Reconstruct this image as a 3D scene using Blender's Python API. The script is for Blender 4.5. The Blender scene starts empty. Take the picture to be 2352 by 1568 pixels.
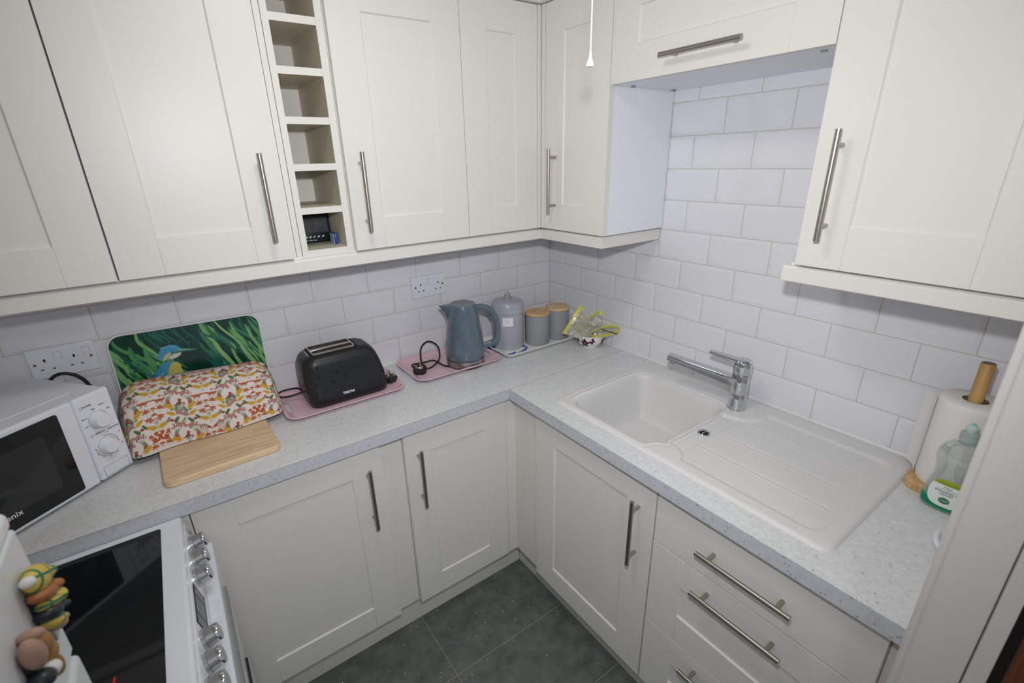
import bpy, bmesh, math, random
import numpy as np
from mathutils import Vector, Matrix
random.seed(7)
R_ = math.radians
SC = bpy.context.scene
COL = SC.collection

# ------------------------------------------------------------------ materials
def nd(nt, t, **kw):
    n = nt.nodes.new(t)
    for k, v in kw.items(): setattr(n, k, v)
    return n
MATS = {}
def mat(name, color=(.8,.8,.8), rough=.5, metal=0., coat=0., bump=0., bscale=200., spec=.5, var=0., vscale=6., trans=0., emit=None, ior=1.45, sheen=0., detail=3.):
    if name in MATS: return MATS[name]
    m = bpy.data.materials.new(name); m.use_nodes = True
    nt = m.node_tree; b = nt.nodes['Principled BSDF']
    b.inputs['Base Color'].default_value = (*color, 1); b.inputs['Roughness'].default_value = rough
    b.inputs['Metallic'].default_value = metal; b.inputs['Coat Weight'].default_value = coat
    b.inputs['Specular IOR Level'].default_value = spec; b.inputs['IOR'].default_value = ior
    b.inputs['Transmission Weight'].default_value = trans; b.inputs['Sheen Weight'].default_value = sheen
    if emit:
        b.inputs['Emission Color'].default_value = (*emit[0], 1); b.inputs['Emission Strength'].default_value = emit[1]
    tc = nd(nt, 'ShaderNodeTexCoord')
    if var:
        n = nd(nt, 'ShaderNodeTexNoise'); n.inputs['Scale'].default_value = vscale; n.inputs['Detail'].default_value = detail
        nt.links.new(tc.outputs['Object'], n.inputs['Vector'])
        r = nd(nt, 'ShaderNodeMix', data_type='RGBA'); r.inputs[6].default_value = (*[c*(1-var) for c in color], 1); r.inputs[7].default_value = (*[min(1, c*(1+var)) for c in color], 1)
        nt.links.new(n.outputs['Fac'], r.inputs[0]); nt.links.new(r.outputs[2], b.inputs['Base Color'])
    if bump:
        n2 = nd(nt, 'ShaderNodeTexNoise'); n2.inputs['Scale'].default_value = bscale; n2.inputs['Detail'].default_value = 2
        nt.links.new(tc.outputs['Object'], n2.inputs['Vector'])
        bp = nd(nt, 'ShaderNodeBump'); bp.inputs['Strength'].default_value = bump; bp.inputs['Distance'].default_value = .001
        nt.links.new(n2.outputs['Fac'], bp.inputs['Height']); nt.links.new(bp.outputs['Normal'], b.inputs['Normal'])
    MATS[name] = m
    return m

def ramp(nt, src, stops):
    r = nd(nt, 'ShaderNodeValToRGB'); e = r.color_ramp.elements
    e[0].position, e[0].color = stops[0][0], (*stops[0][1], 1)
    e[1].position, e[1].color = stops[-1][0], (*stops[-1][1], 1)
    for p, c in stops[1:-1]:
        q = e.new(p); q.color = (*c, 1)
    nt.links.new(src, r.inputs[0]); return r

def speck_mat(name, base, dark, light, rough=.35, s1=300., s2=150.):
    m = mat(name, base, rough); nt = m.node_tree; b = nt.nodes['Principled BSDF']
    tc = nd(nt, 'ShaderNodeTexCoord')
    cloud = nd(nt, 'ShaderNodeTexNoise'); cloud.inputs['Scale'].default_value = 90; cloud.inputs['Detail'].default_value = 4
    nt.links.new(tc.outputs['Object'], cloud.inputs['Vector'])
    cr = ramp(nt, cloud.outputs['Fac'], [(.3, tuple(c*.93 for c in base)), (.7, tuple(min(1, c*1.06) for c in base))])
    last = cr.outputs[0]
    for sc, thr, dens, colr in ((s1, .27, .24, dark), (s2, .20, .10, tuple(c*.7 for c in dark)), (s1*.8, .22, .012, light)):
        v = nd(nt, 'ShaderNodeTexVoronoi'); v.inputs['Scale'].default_value = sc
        mp = nd(nt, 'ShaderNodeMapping'); mp.inputs['Location'].default_value = (sc*.013, sc*.07, 0); mp.inputs['Scale'].default_value = (1.0, .62, .8)
        nt.links.new(tc.outputs['Object'], mp.inputs[0]); nt.links.new(mp.outputs[0], v.inputs['Vector'])
        a = nd(nt, 'ShaderNodeMath', operation='LESS_THAN'); a.inputs[1].default_value = thr; nt.links.new(v.outputs['Distance'], a.inputs[0])
        sp = nd(nt, 'ShaderNodeSeparateColor'); nt.links.new(v.outputs['Color'], sp.inputs[0])
        c = nd(nt, 'ShaderNodeMath', operation='LESS_THAN'); c.inputs[1].default_value = dens; nt.links.new(sp.outputs[0], c.inputs[0])
        mu = nd(nt, 'ShaderNodeMath', operation='MULTIPLY'); nt.links.new(a.outputs[0], mu.inputs[0]); nt.links.new(c.outputs[0], mu.inputs[1])
        mx = nd(nt, 'ShaderNodeMix', data_type='RGBA'); mx.inputs[7].default_value = (*colr, 1)
        nt.links.new(mu.outputs[0], mx.inputs[0]); nt.links.new(last, mx.inputs[6]); last = mx.outputs[2]
    nt.links.new(last, b.inputs['Base Color'])
    return m

def wood_mat(name, c1, c2, axis=(1, 12, 12), rough=.45, scale=4.):
    m = mat(name, c1, rough); nt = m.node_tree; b = nt.nodes['Principled BSDF']
    tc = nd(nt, 'ShaderNodeTexCoord'); mp = nd(nt, 'ShaderNodeMapping'); mp.inputs['Scale'].default_value = axis
    n = nd(nt, 'ShaderNodeTexNoise'); n.inputs['Scale'].default_value = scale; n.inputs['Detail'].default_value = 6; n.inputs['Distortion'].default_value = .6
    nt.links.new(tc.outputs['Object'], mp.inputs[0]); nt.links.new(mp.outputs[0], n.inputs['Vector'])
    r = ramp(nt, n.outputs['Fac'], [(.3, c2), (.5, c1), (.62, tuple(min(1, c*1.12) for c in c1)), (.75, c2)])
    nt.links.new(r.outputs[0], b.inputs['Base Color'])
    return m

def attr_mat(name, rough=.8, coat=0., bump=0.):
    m = mat(name, (1,1,1), rough, coat=coat, bump=bump, bscale=900); nt = m.node_tree
    a = nd(nt, 'ShaderNodeVertexColor', layer_name='Col')
    nt.links.new(a.outputs[0], nt.nodes['Principled BSDF'].inputs['Base Color'])
    return m

def clear_mat(name, tint=(.95,.97,.97), rough=.05, gloss=.12, haze=.12, hcol=(.8,.8,.8)):
    m = bpy.data.materials.new(name); m.use_nodes = True; nt = m.node_tree; nt.nodes.clear()
    o = nd(nt, 'ShaderNodeOutputMaterial'); t = nd(nt, 'ShaderNodeBsdfTransparent'); t.inputs[0].default_value = (*tint, 1)
    g = nd(nt, 'ShaderNodeBsdfGlossy'); g.inputs['Roughness'].default_value = rough; g.inputs[0].default_value = (1,1,1,1)
    d = nd(nt, 'ShaderNodeBsdfDiffuse'); d.inputs[0].default_value = (*hcol, 1)
    f = nd(nt, 'ShaderNodeLayerWeight'); f.inputs[0].default_value = gloss*3
    m1 = nd(nt, 'ShaderNodeMixShader'); m1.inputs[0].default_value = haze
    nt.links.new(t.outputs[0], m1.inputs[1]); nt.links.new(d.outputs[0], m1.inputs[2])
    m2 = nd(nt, 'ShaderNodeMixShader')
    mm = nd(nt, 'ShaderNodeMath', operation='MULTIPLY_ADD'); mm.inputs[1].default_value = .6; mm.inputs[2].default_value = gloss*.4
    nt.links.new(f.outputs['Facing'], mm.inputs[0]); nt.links.new(mm.outputs[0], m2.inputs[0])
    nt.links.new(m1.outputs[0], m2.inputs[1]); nt.links.new(g.outputs[0], m2.inputs[2]); nt.links.new(m2.outputs[0], o.inputs[0])
    MATS[name] = m
    return m

CREAM = mat('cream_paint', (.785,.770,.728), .38, bump=.08, bscale=700)
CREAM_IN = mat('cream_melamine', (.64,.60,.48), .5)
SIDEW = mat('white_melamine', (.86,.885,.94), .3)
TILE = mat('white_glazed_tile', (.815,.815,.865), .10, coat=.3, var=.012, vscale=3)
GROUT = mat('pale_grout', (.60,.60,.56), .9, bump=.3, bscale=400)
PAINT = mat('wall_paint', (.78,.77,.74), .8, bump=.1, bscale=150)
TRIMP = mat('gloss_trim_paint', (.64,.63,.60), .35)
TOP = speck_mat('speckled_laminate', (.72,.73,.745), (.44,.43,.45), (.98,.98,.98), .3)
STEEL = mat('brushed_steel', (.42,.395,.365), .33, 1.)
CHROME = mat('chrome', (.62,.64,.67), .08, 1.)
SINKM = mat('white_composite', (.73,.725,.725), .38, bump=.12, bscale=900)
BLACK = mat('matt_black_plastic', (.017,.018,.02), .38)
BLKGLOSS = mat('black_ceramic_glass', (.006,.007,.009), .05)
BLKRUB = mat('black_rubber', (.012,.012,.013), .45)
DARK = mat('dark_void', (.01,.01,.01), .8)
WHITEP = mat('white_plastic', (.83,.85,.92), .3)
ENAMEL = mat('white_enamel', (.78,.82,.87), .12, coat=.4)
GREYP = mat('grey_plastic', (.25,.26,.27), .4)
SILVERP = mat('silver_plastic', (.55,.55,.56), .25, .8)
PINK = mat('pink_melamine', (.73,.50,.57), .25, coat=.2, var=.04, vscale=20)
WOODB = wood_mat('oiled_board_wood', (.72,.54,.34), (.60,.42,.23), (2, 14, 14))
BAMBOO = wood_mat('bamboo_wood', (.64,.40,.19), (.50,.28,.11), (3, 12, 3))
BAMBOO2 = wood_mat('pale_bamboo_wood', (.66,.46,.27), (.56,.36,.19), (12, 3, 3))
BROWNW = wood_mat('dark_brown_door_wood', (.17,.05,.022), (.10,.028,.012), (12, 12, 1.5), .35)
PAPER = mat('embossed_paper', (.80,.79,.76), .95, bump=.9, bscale=150)
CARD = mat('brown_card', (.28,.20,.15), .9)
BLUE = mat('blue_print', (.03,.06,.45), .5)
BLACKINK = mat('black_ink', (.02,.02,.025), .6)
WHITEINK = mat('white_ink', (.85,.85,.87), .5)
KETTLE = mat('teal_grey_glaze', (.108,.148,.190), .10, coat=.5, var=.30, vscale=45, detail=8)
CANGREY = mat('grey_enamel', (.39,.405,.455), .16, coat=.3)
JARGREY = mat('matt_grey_ceramic', (.31,.33,.34), .42)

def floor_mat():
    m = mat('slate_floor_tile', (.15,.16,.15), .42, bump=.25, bscale=90); nt = m.node_tree; b = nt.nodes['Principled BSDF']
    tc = nd(nt, 'ShaderNodeTexCoord')
    n = nd(nt, 'ShaderNodeTexNoise'); n.inputs['Scale'].default_value = 14; n.inputs['Detail'].default_value = 8; n.inputs['Roughness'].default_value = .65
    nt.links.new(tc.outputs['Object'], n.inputs['Vector'])
    r = ramp(nt, n.outputs['Fac'], [(.25, (.075,.082,.078)), (.5, (.13,.145,.135)), (.8, (.21,.23,.22))])
    v = nd(nt, 'ShaderNodeTexVoronoi'); v.inputs['Scale'].default_value = 70; nt.links.new(tc.outputs['Object'], v.inputs['Vector'])
    sp = nd(nt, 'ShaderNodeSeparateColor'); nt.links.new(v.outputs['Color'], sp.inputs[0])
    a = nd(nt, 'ShaderNodeMath', operation='LESS_THAN'); a.inputs[1].default_value = .17; nt.links.new(v.outputs['Distance'], a.inputs[0])
    c = nd(nt, 'ShaderNodeMath', operation='LESS_THAN'); c.inputs[1].default_value = .10; nt.links.new(sp.outputs[1], c.inputs[0])
    mu = nd(nt, 'ShaderNodeMath', operation='MULTIPLY'); nt.links.new(a.outputs[0], mu.inputs[0]); nt.links.new(c.outputs[0], mu.inputs[1])
    mx = nd(nt, 'ShaderNodeMix', data_type='RGBA'); mx.inputs[7].default_value = (.45,.47,.45,1)
    nt.links.new(mu.outputs[0], mx.inputs[0]); nt.links.new(r.outputs[0], mx.inputs[6])
    # thin pale joints every 0.60 x 0.30 m
    sx = nd(nt, 'ShaderNodeSeparateXYZ'); nt.links.new(tc.outputs['Object'], sx.inputs[0])
    outs = []
    for ax, off, per in ((0, .989, .60), (1, .684, .30)):
        ad = nd(nt, 'ShaderNodeMath', operation='ADD'); ad.inputs[1].default_value = off + per*10; nt.links.new(sx.outputs[ax], ad.inputs[0])
        mo = nd(nt, 'ShaderNodeMath', operation='PINGPONG'); mo.inputs[1].default_value = per/2; nt.links.new(ad.outputs[0], mo.inputs[0])
        lt = nd(nt, 'ShaderNodeMath', operation='LESS_THAN'); lt.inputs[1].default_value = .0010; nt.links.new(mo.outputs[0], lt.inputs[0]); outs.append(lt)
    mxx = nd(nt, 'ShaderNodeMath', operation='MAXIMUM'); nt.links.new(outs[0].outputs[0], mxx.inputs[0]); nt.links.new(outs[1].outputs[0], mxx.inputs[1])
    m3 = nd(nt, 'ShaderNodeMix', data_type='RGBA'); m3.inputs[7].default_value = (.36,.33,.27,1)
    nt.links.new(mxx.outputs[0], m3.inputs[0]); nt.links.new(mx.outputs[2], m3.inputs[6]); nt.links.new(m3.outputs[2], b.inputs['Base Color'])
    return m
FLOORM = floor_mat()

# ------------------------------------------------------------------ mesh helpers
def merge(bm, t):
    me = bpy.data.meshes.new('tmp'); t.to_mesh(me); t.free(); bm.from_mesh(me); bpy.data.meshes.remove(me)
def box(bm, x0, x1, y0, y1, z0, z1, bev=0., seg=2, mi=0):
    t = bmesh.new(); bmesh.ops.create_cube(t, size=1)
    for v in t.verts:
        v.co = Vector(((x0+x1)/2 + v.co.x*(x1-x0), (y0+y1)/2 + v.co.y*(y1-y0), (z0+z1)/2 + v.co.z*(z1-z0)))
    if bev: bmesh.ops.bevel(t, geom=t.edges[:], offset=bev, segments=seg, profile=.5, affect='EDGES')
    for f in t.faces: f.material_index = mi
    merge(bm, t)
def ring_loft(bm, rings, cap0=True, cap1=True, closed=True, mi=0):
    vs = [[bm.verts.new(p) for p in r] for r in rings]
    n = len(rings[0])
    for a, b in zip(vs, vs[1:]):
        for i in range(n if closed else n-1):
            j = (i+1) % n
            f = bm.faces.new((a[i], a[j], b[j], b[i])); f.material_index = mi
    if cap0: bm.faces.new(vs[0][::-1]).material_index = mi
    if cap1: bm.faces.new(vs[-1]).material_index = mi
def frame(d):
    d = Vector(d).normalized(); a = Vector((0,0,1)) if abs(d.z) < .9 else Vector((1,0,0))
    s = d.cross(a).normalized(); return s, s.cross(d).normalized(), d
def cyl(bm, p0, p1, r, r1=None, n=20, mi=0):
    p0, p1 = Vector(p0), Vector(p1); s, u, d = frame(p1-p0); r1 = r if r1 is None else r1
    rr = []
    for p, q in ((p0, r), (p1, r1)):
        rr.append([p + (s*math.cos(2*math.pi*i/n) + u*math.sin(2*math.pi*i/n))*q for i in range(n)])
    ring_loft(bm, rr, mi=mi)
def smooth_path(pts, k=8, closed=False):
    P = [Vector(p) for p in pts]; out = []; n = len(P)
    rng = range(n if closed else n-1)
    for i in rng:
        g = (lambda j: P[j % n]) if closed else (lambda j: P[max(0, min(n-1, j))])
        a, b, c, d = g(i-1), g(i), g(i+1), g(i+2)
        for t in range(k):
            t = t/k
            out.append(.5*((2*b) + (c-a)*t + (2*a-5*b+4*c-d)*t*t + (-a+3*b-3*c+d)*t**3))
    if not closed: out.append(P[-1])
    return out
def sweep(bm, pts, prof, up=None, mi=0):
    """prof: radius, or list of (s,u) offsets; a list of such lists tapers along the path"""
    pts = [Vector(p) for p in pts]; rings = []; n = len(pts); S = None
    for i, p in enumerate(pts):
        d = (pts[min(i+1, n-1)] - pts[max(i-1, 0)]).normalized()
        if up is not None: s = d.cross(Vector(up)).normalized()
        elif S is None: s = frame(d)[0]
        else: s = (S - d*S.dot(d)).normalized()
        S = s; u = s.cross(d).normalized()
        pr = prof
        if isinstance(prof, (int, float)): pr = [(prof*math.cos(a*math.pi/6), prof*math.sin(a*math.pi/6)) for a in range(12)]
        elif isinstance(prof[0], list): pr = prof[i]
        rings.append([p + s*a + u*b for a, b in pr])
    ring_loft(bm, rings, mi=mi)
def lathe(bm, prof, c, n=48, cap0=True, cap1=True, sy=1., mi=0):
    rings = [[(c[0]+r*math.cos(2*math.pi*i/n), c[1]+r*sy*math.sin(2*math.pi*i/n), c[2]+z) for i in range(n)] for r, z in prof]
    ring_loft(bm, rings, cap0, cap1, mi=mi)
def rrect(x0, x1, y0, y1, r, n=6):
    out = []
    for cx, cy, a0 in ((x1-r, y1-r, 0), (x0+r, y1-r, 90), (x0+r, y0+r, 180), (x1-r, y0+r, 270)):
        for k in range(n+1):
            a = R_(a0 + 90*k/n); out.append((cx+r*math.cos(a), cy+r*math.sin(a)))
    return out
def finish(bm, name, mats, smooth=38.):
    bmesh.ops.recalc_face_normals(bm, faces=bm.faces[:])
    me = bpy.data.meshes.new(name); bm.to_mesh(me); bm.free()
    for m in (mats if isinstance(mats, (list, tuple)) else [mats]): me.materials.append(m)
    if smooth:
        me.shade_smooth(); me.set_sharp_from_angle(angle=R_(smooth))
        for p in me.polygons:
            if p.area > 4e-5 and max(abs(c) for c in p.normal) > .99999: p.use_smooth = False
    return me
def tag(o, label=None, cat=None, group=None, kind=None):
    if label: o['label'] = label
    if cat: o['category'] = cat
    if group: o['group'] = group
    if kind: o['kind'] = kind
    return o
class Thing:
    def __init__(s, name, label, cat, loc=(0,0,0), rotz=0., group=None, mesh=None, mats=None, kind=None, smooth=38.):
        s.M = Matrix.Translation(Vector(loc)) @ Matrix.Rotation(rotz, 4, 'Z'); s.I = s.M.inverted()
        me = None
        if mesh is not None:
            mesh.transform(s.I) if isinstance(mesh, bmesh.types.BMesh) else None
            me = finish(mesh, name, mats, smooth)
        s.o = bpy.data.objects.new(name, me); COL.objects.link(s.o)
        s.o.location = loc; s.o.rotation_euler = (0, 0, rotz)
        tag(s.o, label, cat, group, kind)
    def part(s, name, bm, mats, parent=None, label=None, smooth=38., local=False, kind=None):
        if isinstance(bm, bmesh.types.BMesh):
            if not local: bm.transform(s.I)
            me = finish(bm, name, mats, smooth)
        else:
            me = bm; me.materials.append(mats)
            if not local: me.transform(s.I)
        o = bpy.data.objects.new(name, me); COL.objects.link(o); o.parent = parent or s.o
        tag(o, label, kind=kind)
        return o
def structure(name, bm, mats, smooth=38.):
    o = bpy.data.objects.new(name, finish(bm, name, mats, smooth)); COL.objects.link(o); o['kind'] = 'structure'; return o
def B(): return bmesh.new()

def text_bm(txt, size, fn, mi=0, depth=.0004, spacing=1., shear=0., align='CENTER', thick=0.):
    """flat lettering mapped by fn(x, y, lift) onto a surface"""
    cu = bpy.data.curves.new('t', 'FONT'); cu.body = txt; cu.size = size; cu.align_x = align; cu.align_y = 'CENTER'
    cu.space_character = spacing; cu.shear = shear; cu.resolution_u = 3; cu.offset = thick
    ob = bpy.data.objects.new('t', cu); COL.objects.link(ob)
    dg = bpy.context.evaluated_depsgraph_get(); dg.update()
    me = bpy.data.meshes.new_from_object(ob.evaluated_get(dg))
    bm = B(); bm.from_mesh(me)
    for v in bm.verts: v.co = Vector(fn(v.co.x, v.co.y, depth))
    for f in bm.faces: f.material_index = mi
    bpy.data.objects.remove(ob); bpy.data.curves.remove(cu); bpy.data.meshes.remove(me)
    return bm

# plane-oriented boxes: 'A' faces -y (u = x), 'B' faces -x (u = y); d grows into the wall
def pv(pl, f, u, d, z): return (u, f+d, z) if pl == 'A' else (f+d, u, z)
def pbox(bm, pl, f, u0, u1, d0, d1, z0, z1, bev=0., seg=2, mi=0):
    if pl == 'A': box(bm, u0, u1, f+d0, f+d1, z0, z1, bev, seg, mi)
    else: box(bm, f+d0, f+d1, u0, u1, z0, z1, bev, seg, mi)
def door_bm(pl, f, u0, u1, z0, z1, sw=.092, rail=.09, rec=.0055, th=.0195, flat=False):
    bm = B()
    if flat:
        pbox(bm, pl, f, u0, u1, 0, th, z0, z1, .0012); return bm
    pbox(bm, pl, f, u0, u0+sw, 0, th, z0, z1, .0009)
    pbox(bm, pl, f, u1-sw, u1, 0, th, z0, z1, .0009)
    pbox(bm, pl, f, u0+sw, u1-sw, 0.0001, th, z0, z0+rail, .0007)
    pbox(bm, pl, f, u0+sw, u1-sw, 0.0001, th, z1-rail, z1, .0007)
    # recessed panel with a small chamfer round it
    a0, a1, b0, b1, e = u0+sw-.0005, u1-sw+.0005, z0+rail-.0005, z1-rail+.0005, .0035
    o = [pv(pl, f, u, .001, z) for u, z in ((a0, b0), (a1, b0), (a1, b1), (a0, b1))]
    i = [pv(pl, f, u, rec, z) for u, z in ((a0+e, b0+e), (a1-e, b0+e), (a1-e, b1-e), (a0+e, b1-e))]
    ring_loft(bm, [o, i], False, True)
    return bm
def handle_bm(pl, f, u, z, vert=True, L=.22, sp=.16, so=.032, r=.006):
    bm = B()
    du, dz = (0, 1) if vert else (1, 0)
    cyl(bm, pv(pl, f, u-du*L/2, -so, z-dz*L/2), pv(pl, f, u+du*L/2, -so, z+dz*L/2), r, n=20)
    for s in (-1, 1):
        cyl(bm, pv(pl, f, u+du*s*sp/2, .0003, z+dz*s*sp/2), pv(pl, f, u+du*s*sp/2, -so, z+dz*s*sp/2), .0048, n=14)
    return bm

# ------------------------------------------------------------------ room shell
XL, YC, CEIL = -2.26, -1.645, 2.38
PZ, PX = .10258, .2015
bm = B(); box(bm, XL-.1, .1, -3.0, .1, -.08, 0); structure('floor', bm, FLOORM, 0)
bm = B(); box(bm, XL-.1, .1, -3.0, .1, CEIL, CEIL+.08); structure('ceiling', bm, PAINT, 0)

def tiled_wall(name, pl, u_far, offs, ztop, zwall):
    bm = B()
    pbox(bm, pl, 0, u_far, .1 if pl == 'A' else .1, .0025, .1, 0, zwall, mi=2)
    pbox(bm, pl, 0, u_far, 0.0025, .0022, .0027, .9, ztop, mi=1)
    g, e = .0011, .010
    r = 0
    while True:
        z0 = .9113 + r*PZ + g; z1 = .9113 + (r+1)*PZ - g
        if r == 0: z0 = .905
        if z0 > ztop: break
        z1 = min(z1, ztop)
        off = offs[r % 2]; edges = [0.0]; k = 0
        while off + k*PX < -u_far: edges.append(off + k*PX); k += 1
        edges.append(-u_far)
        for a, b in zip(edges, edges[1:]):
            ua, ub = -b+g, -a-g
            if ub-ua < .004: continue
            ee = min(e, (ub-ua)*.4)
            cutL, cutR = (b == edges[-1]), (a == 0.0)
            rings = []
            for d, q in ((.0026, 0.), (.0019, .0006), (0., 1.)):
                iz = q*ee if q == 1. else q; qL = 0 if cutL else iz; qR = 0 if cutR else iz
                rings.append([pv(pl, 0, u, d, z) for u, z in ((ua+qL, z0+iz), (ub-qR, z0+iz), (ub-qR, z1-iz), (ua+qL, z1-iz))])
            ring_loft(bm, rings, False, True)
        r += 1
    return structure(name, bm, [TILE, GROUT, PAINT], 20)
tiled_wall('wall_back', 'A', XL, (.1918, .0896), 1.50, CEIL)
tiled_wall('wall_right', 'B', YC, (.2096, .1096), 1.90, CEIL)
bm = B(); box(bm, XL-.1, XL, -3.0, .1, 0, CEIL); structure('wall_left', bm, PAINT, 0)
# wall with the doorway the picture was taken through
bm = B(); box(bm, -.640, .1, YC-.092, YC, 0, CEIL); box(bm, XL, -1.80, YC-.092, YC, 0, CEIL); box(bm, -1.80, -.640, YC-.092, YC, 2.05, CEIL)
structure('wall_front', bm, PAINT, 0)
bm = B()
for a in (0,):
    box(bm, -.652, -.640, -1.7145, -1.6445, 0, 2.05, .002)
    box(bm, -.654, -.632, -1.7375, -1.7165, 0, 2.05, .002)
    box(bm, -.655, -.634, -1.6530, -1.6420, 0, 2.05, .004, 3)
    box(bm, -.641, -.636, -1.720, -1.710, 0, 2.05)
structure('trim_1', bm, TRIMP)
bm = B(); box(bm, -.62, -.575, -2.55, -1.7515, .005, 1.98, .003); structure('door_1', bm, BROWNW)
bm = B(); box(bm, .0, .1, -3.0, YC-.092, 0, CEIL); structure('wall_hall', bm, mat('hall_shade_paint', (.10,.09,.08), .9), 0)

# ------------------------------------------------------------------ wall cabinets
UZ0, UZ1, UF = 1.432, 2.141, -.310
def carcass(bm, pl, u0, u1, z0, z1, back=-.0008, front=-.2895, t=.018, openfront=False):
    pbox(bm, pl, 0, u0, u1, front, back, z0, z1, .0006)
def wall_cab(name, label, pl, u0, u1, doors, side_white=False, z0=UZ0, group='wall cabinets above the worktop', flatbox=None):
    loc = pv(pl, 0, (u0+u1)/2, -.15, z0)
    t = Thing(name, label, 'cabinet', loc, 0, group)
    bm = B(); carcass(bm, pl, u0, u1, z0, UZ1); t.part('carcass', bm, SIDEW if side_white else CREAM)
    for (p2, a, b, hu, hz, vert, zz0) in doors:
        d = t.part('door', door_bm(p2, UF, a, b, zz0, UZ1-.001), CREAM)
        if hu is not None: t.part('handle', handle_bm(p2, UF, hu, hz, vert), STEEL, d)
    return t
wall_cab('wall_cabinet', 'cream shaker wall cabinet at far left, cut off by the picture edge, no handle showing', 'A', -1.995, -1.592, [('A', -1.992, -1.5925, -1.95, 1.597, True, UZ0)])
wall_cab('wall_cabinet', 'cream shaker wall cabinet with one door and its handle just left of the open rack', 'A', -1.5905, -1.1865, [('A', -1.589, -1.1965, -1.2412, 1.5965, True, UZ0)])
wall_cab('wall_cabinet', 'cream shaker wall cabinet with one door, handle just right of the open rack', 'A', -1.0195, -.6235, [('A', -1.018, -.6245, -.9785, 1.5965, True, UZ0)])
# corner unit: two narrow doors meeting in the corner
t = Thing('corner_wall_cabinet', 'cream corner wall cabinet, two narrow doors meeting in the corner, white glossy end panel', 'cabinet', (-.15, -.3, UZ0), 0, 'wall cabinets above the worktop')
bm = B(); box(bm, -.6225, -.0008, -.2895, -.0008, UZ0, UZ1, .0006); box(bm, -.2895, -.0008, -.6065, -.2895, UZ0, UZ1, .0006); t.part('carcass', bm, CREAM)
bm = B(); box(bm, -.3085, -.0035, -.6225, -.6065, UZ0-.001, UZ1, .0008); t.part('end_panel', bm, SIDEW, label='white glossy end panel facing the sink recess')
d = t.part('door', door_bm('A', UF, -.6225, -.327, UZ0, UZ1-.001, .092), CREAM)
d = t.part('door', door_bm('B', UF, -.6255, -.333, UZ0, UZ1-.001, .0905), CREAM)
t.part('handle', handle_bm('B', UF, -.3882, 1.598, True), STEEL, d)
bm = B(); box(bm, -.325, -.311, -.3125, -.300, UZ0, UZ1, .002); box(bm, -.313, -.300, -.331, -.314, UZ0, UZ1, .002); t.part('corner_post', bm, CREAM)
# bridging unit above the sink
t = wall_cab('bridging_cabinet', 'short cream lift-up cabinet bridging over the sink, horizontal bar handle', 'B', -1.2225, -.6265, [('B', -1.2215, -.6285, -.930, 1.9145, False, 1.871)], True, 1.871)
for x, y in ((-.2293, -.6458), (-.0297, -.6405), (-.257, -1.1786)):
    bm = B(); cyl(bm, (x, y, 1.8705), (x, y, 1.8685), .007, n=16); t.part('fixing_cap', bm, GREYP)
wall_cab('wall_cabinet', 'large cream shaker wall cabinet at top right, nearest the doorway', 'B', -1.618, -1.2245, [('B', -1.617, -1.2235, -1.2715, 1.604, True, UZ0)])
bm = B(); pbox(bm, 'B', -.300, -1.6435, -1.619, 0, .018, UZ0, UZ1)
Thing('filler_panel', 'narrow cream filler strip between the large right-hand wall cabinet and the doorway wall', 'panel', (-.295, -1.63, UZ0), mesh=bm, mats=CREAM)

# open rack
t = Thing('open_rack', 'tall narrow open cream rack of square pigeonholes between two wall cabinets', 'shelf rack', (-1.1, -.15, UZ0-.004))
RX0, RX1 = -1.1535, -1.0405
bm = B()
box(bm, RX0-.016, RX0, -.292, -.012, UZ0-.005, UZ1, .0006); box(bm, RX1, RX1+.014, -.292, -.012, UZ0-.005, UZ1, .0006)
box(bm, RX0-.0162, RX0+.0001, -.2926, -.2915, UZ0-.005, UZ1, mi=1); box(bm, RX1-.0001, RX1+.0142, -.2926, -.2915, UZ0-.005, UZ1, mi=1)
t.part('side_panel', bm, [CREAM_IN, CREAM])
bm = B(); box(bm, RX0, RX1, -.018, -.0008, UZ0, UZ1); t.part('back_panel', bm, mat('pale_back_board', (.84,.81,.77), .5))
shelves = [1.4377, 1.5552, 1.6695, 1.786, 1.9025, 2.018, 2.133]
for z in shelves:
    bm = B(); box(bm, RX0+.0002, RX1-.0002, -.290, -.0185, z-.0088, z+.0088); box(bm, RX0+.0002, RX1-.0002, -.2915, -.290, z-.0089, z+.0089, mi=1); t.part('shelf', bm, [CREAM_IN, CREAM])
bm = B(); box(bm, -1.1855, -1.1705, -.2905, -.02, UZ0-.004, UZ1, .0008); t.part('filler_strip', bm, CREAM)
bm = B(); box(bm, -1.0260, -1.0205, -.290, -.02, UZ0-.004, UZ1, .0006); t.part('filler_strip', bm, CREAM)

# pelmet (light rail) and cornice
def rail(bm, pts, prof):
    rings = []
    n = len(pts)
    for i, p in enumerate(pts):
        p = Vector((*p, 0))
        if 0 < i < n-1:
            d0 = (p - Vector((*pts[i-1], 0))).normalized(); d1 = (Vector((*pts[i+1], 0)) - p).normalized()
            n0 = Vector((-d0.y, d0.x, 0)); n1 = Vector((-d1.y, d1.x, 0)); m = (n0+n1); m = m/(m.dot(n0))
        else:
            d = (Vector((*pts[min(i+1, n-1)], 0)) - Vector((*pts[max(0, i-1)], 0))).normalized(); m = Vector((-d.y, d.x, 0))
        rings.append([p + m*a + Vector((0,0,z)) for a, z in prof])
    ring_loft(bm, rings)
rp = [(.020, 1.3885), (.0015, 1.3885), (0, 1.390), (0, 1.420), (.0012, 1.4235), (.004, 1.4258), (.0122, 1.4265), (.0128, 1.4318), (.020, 1.4318)]
bm = B(); rail(bm, [(XL+.002, -.302), (-.302, -.302), (-.302, -.6165), (-.004, -.6165)], [(a, z) for a, z in rp])
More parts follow.
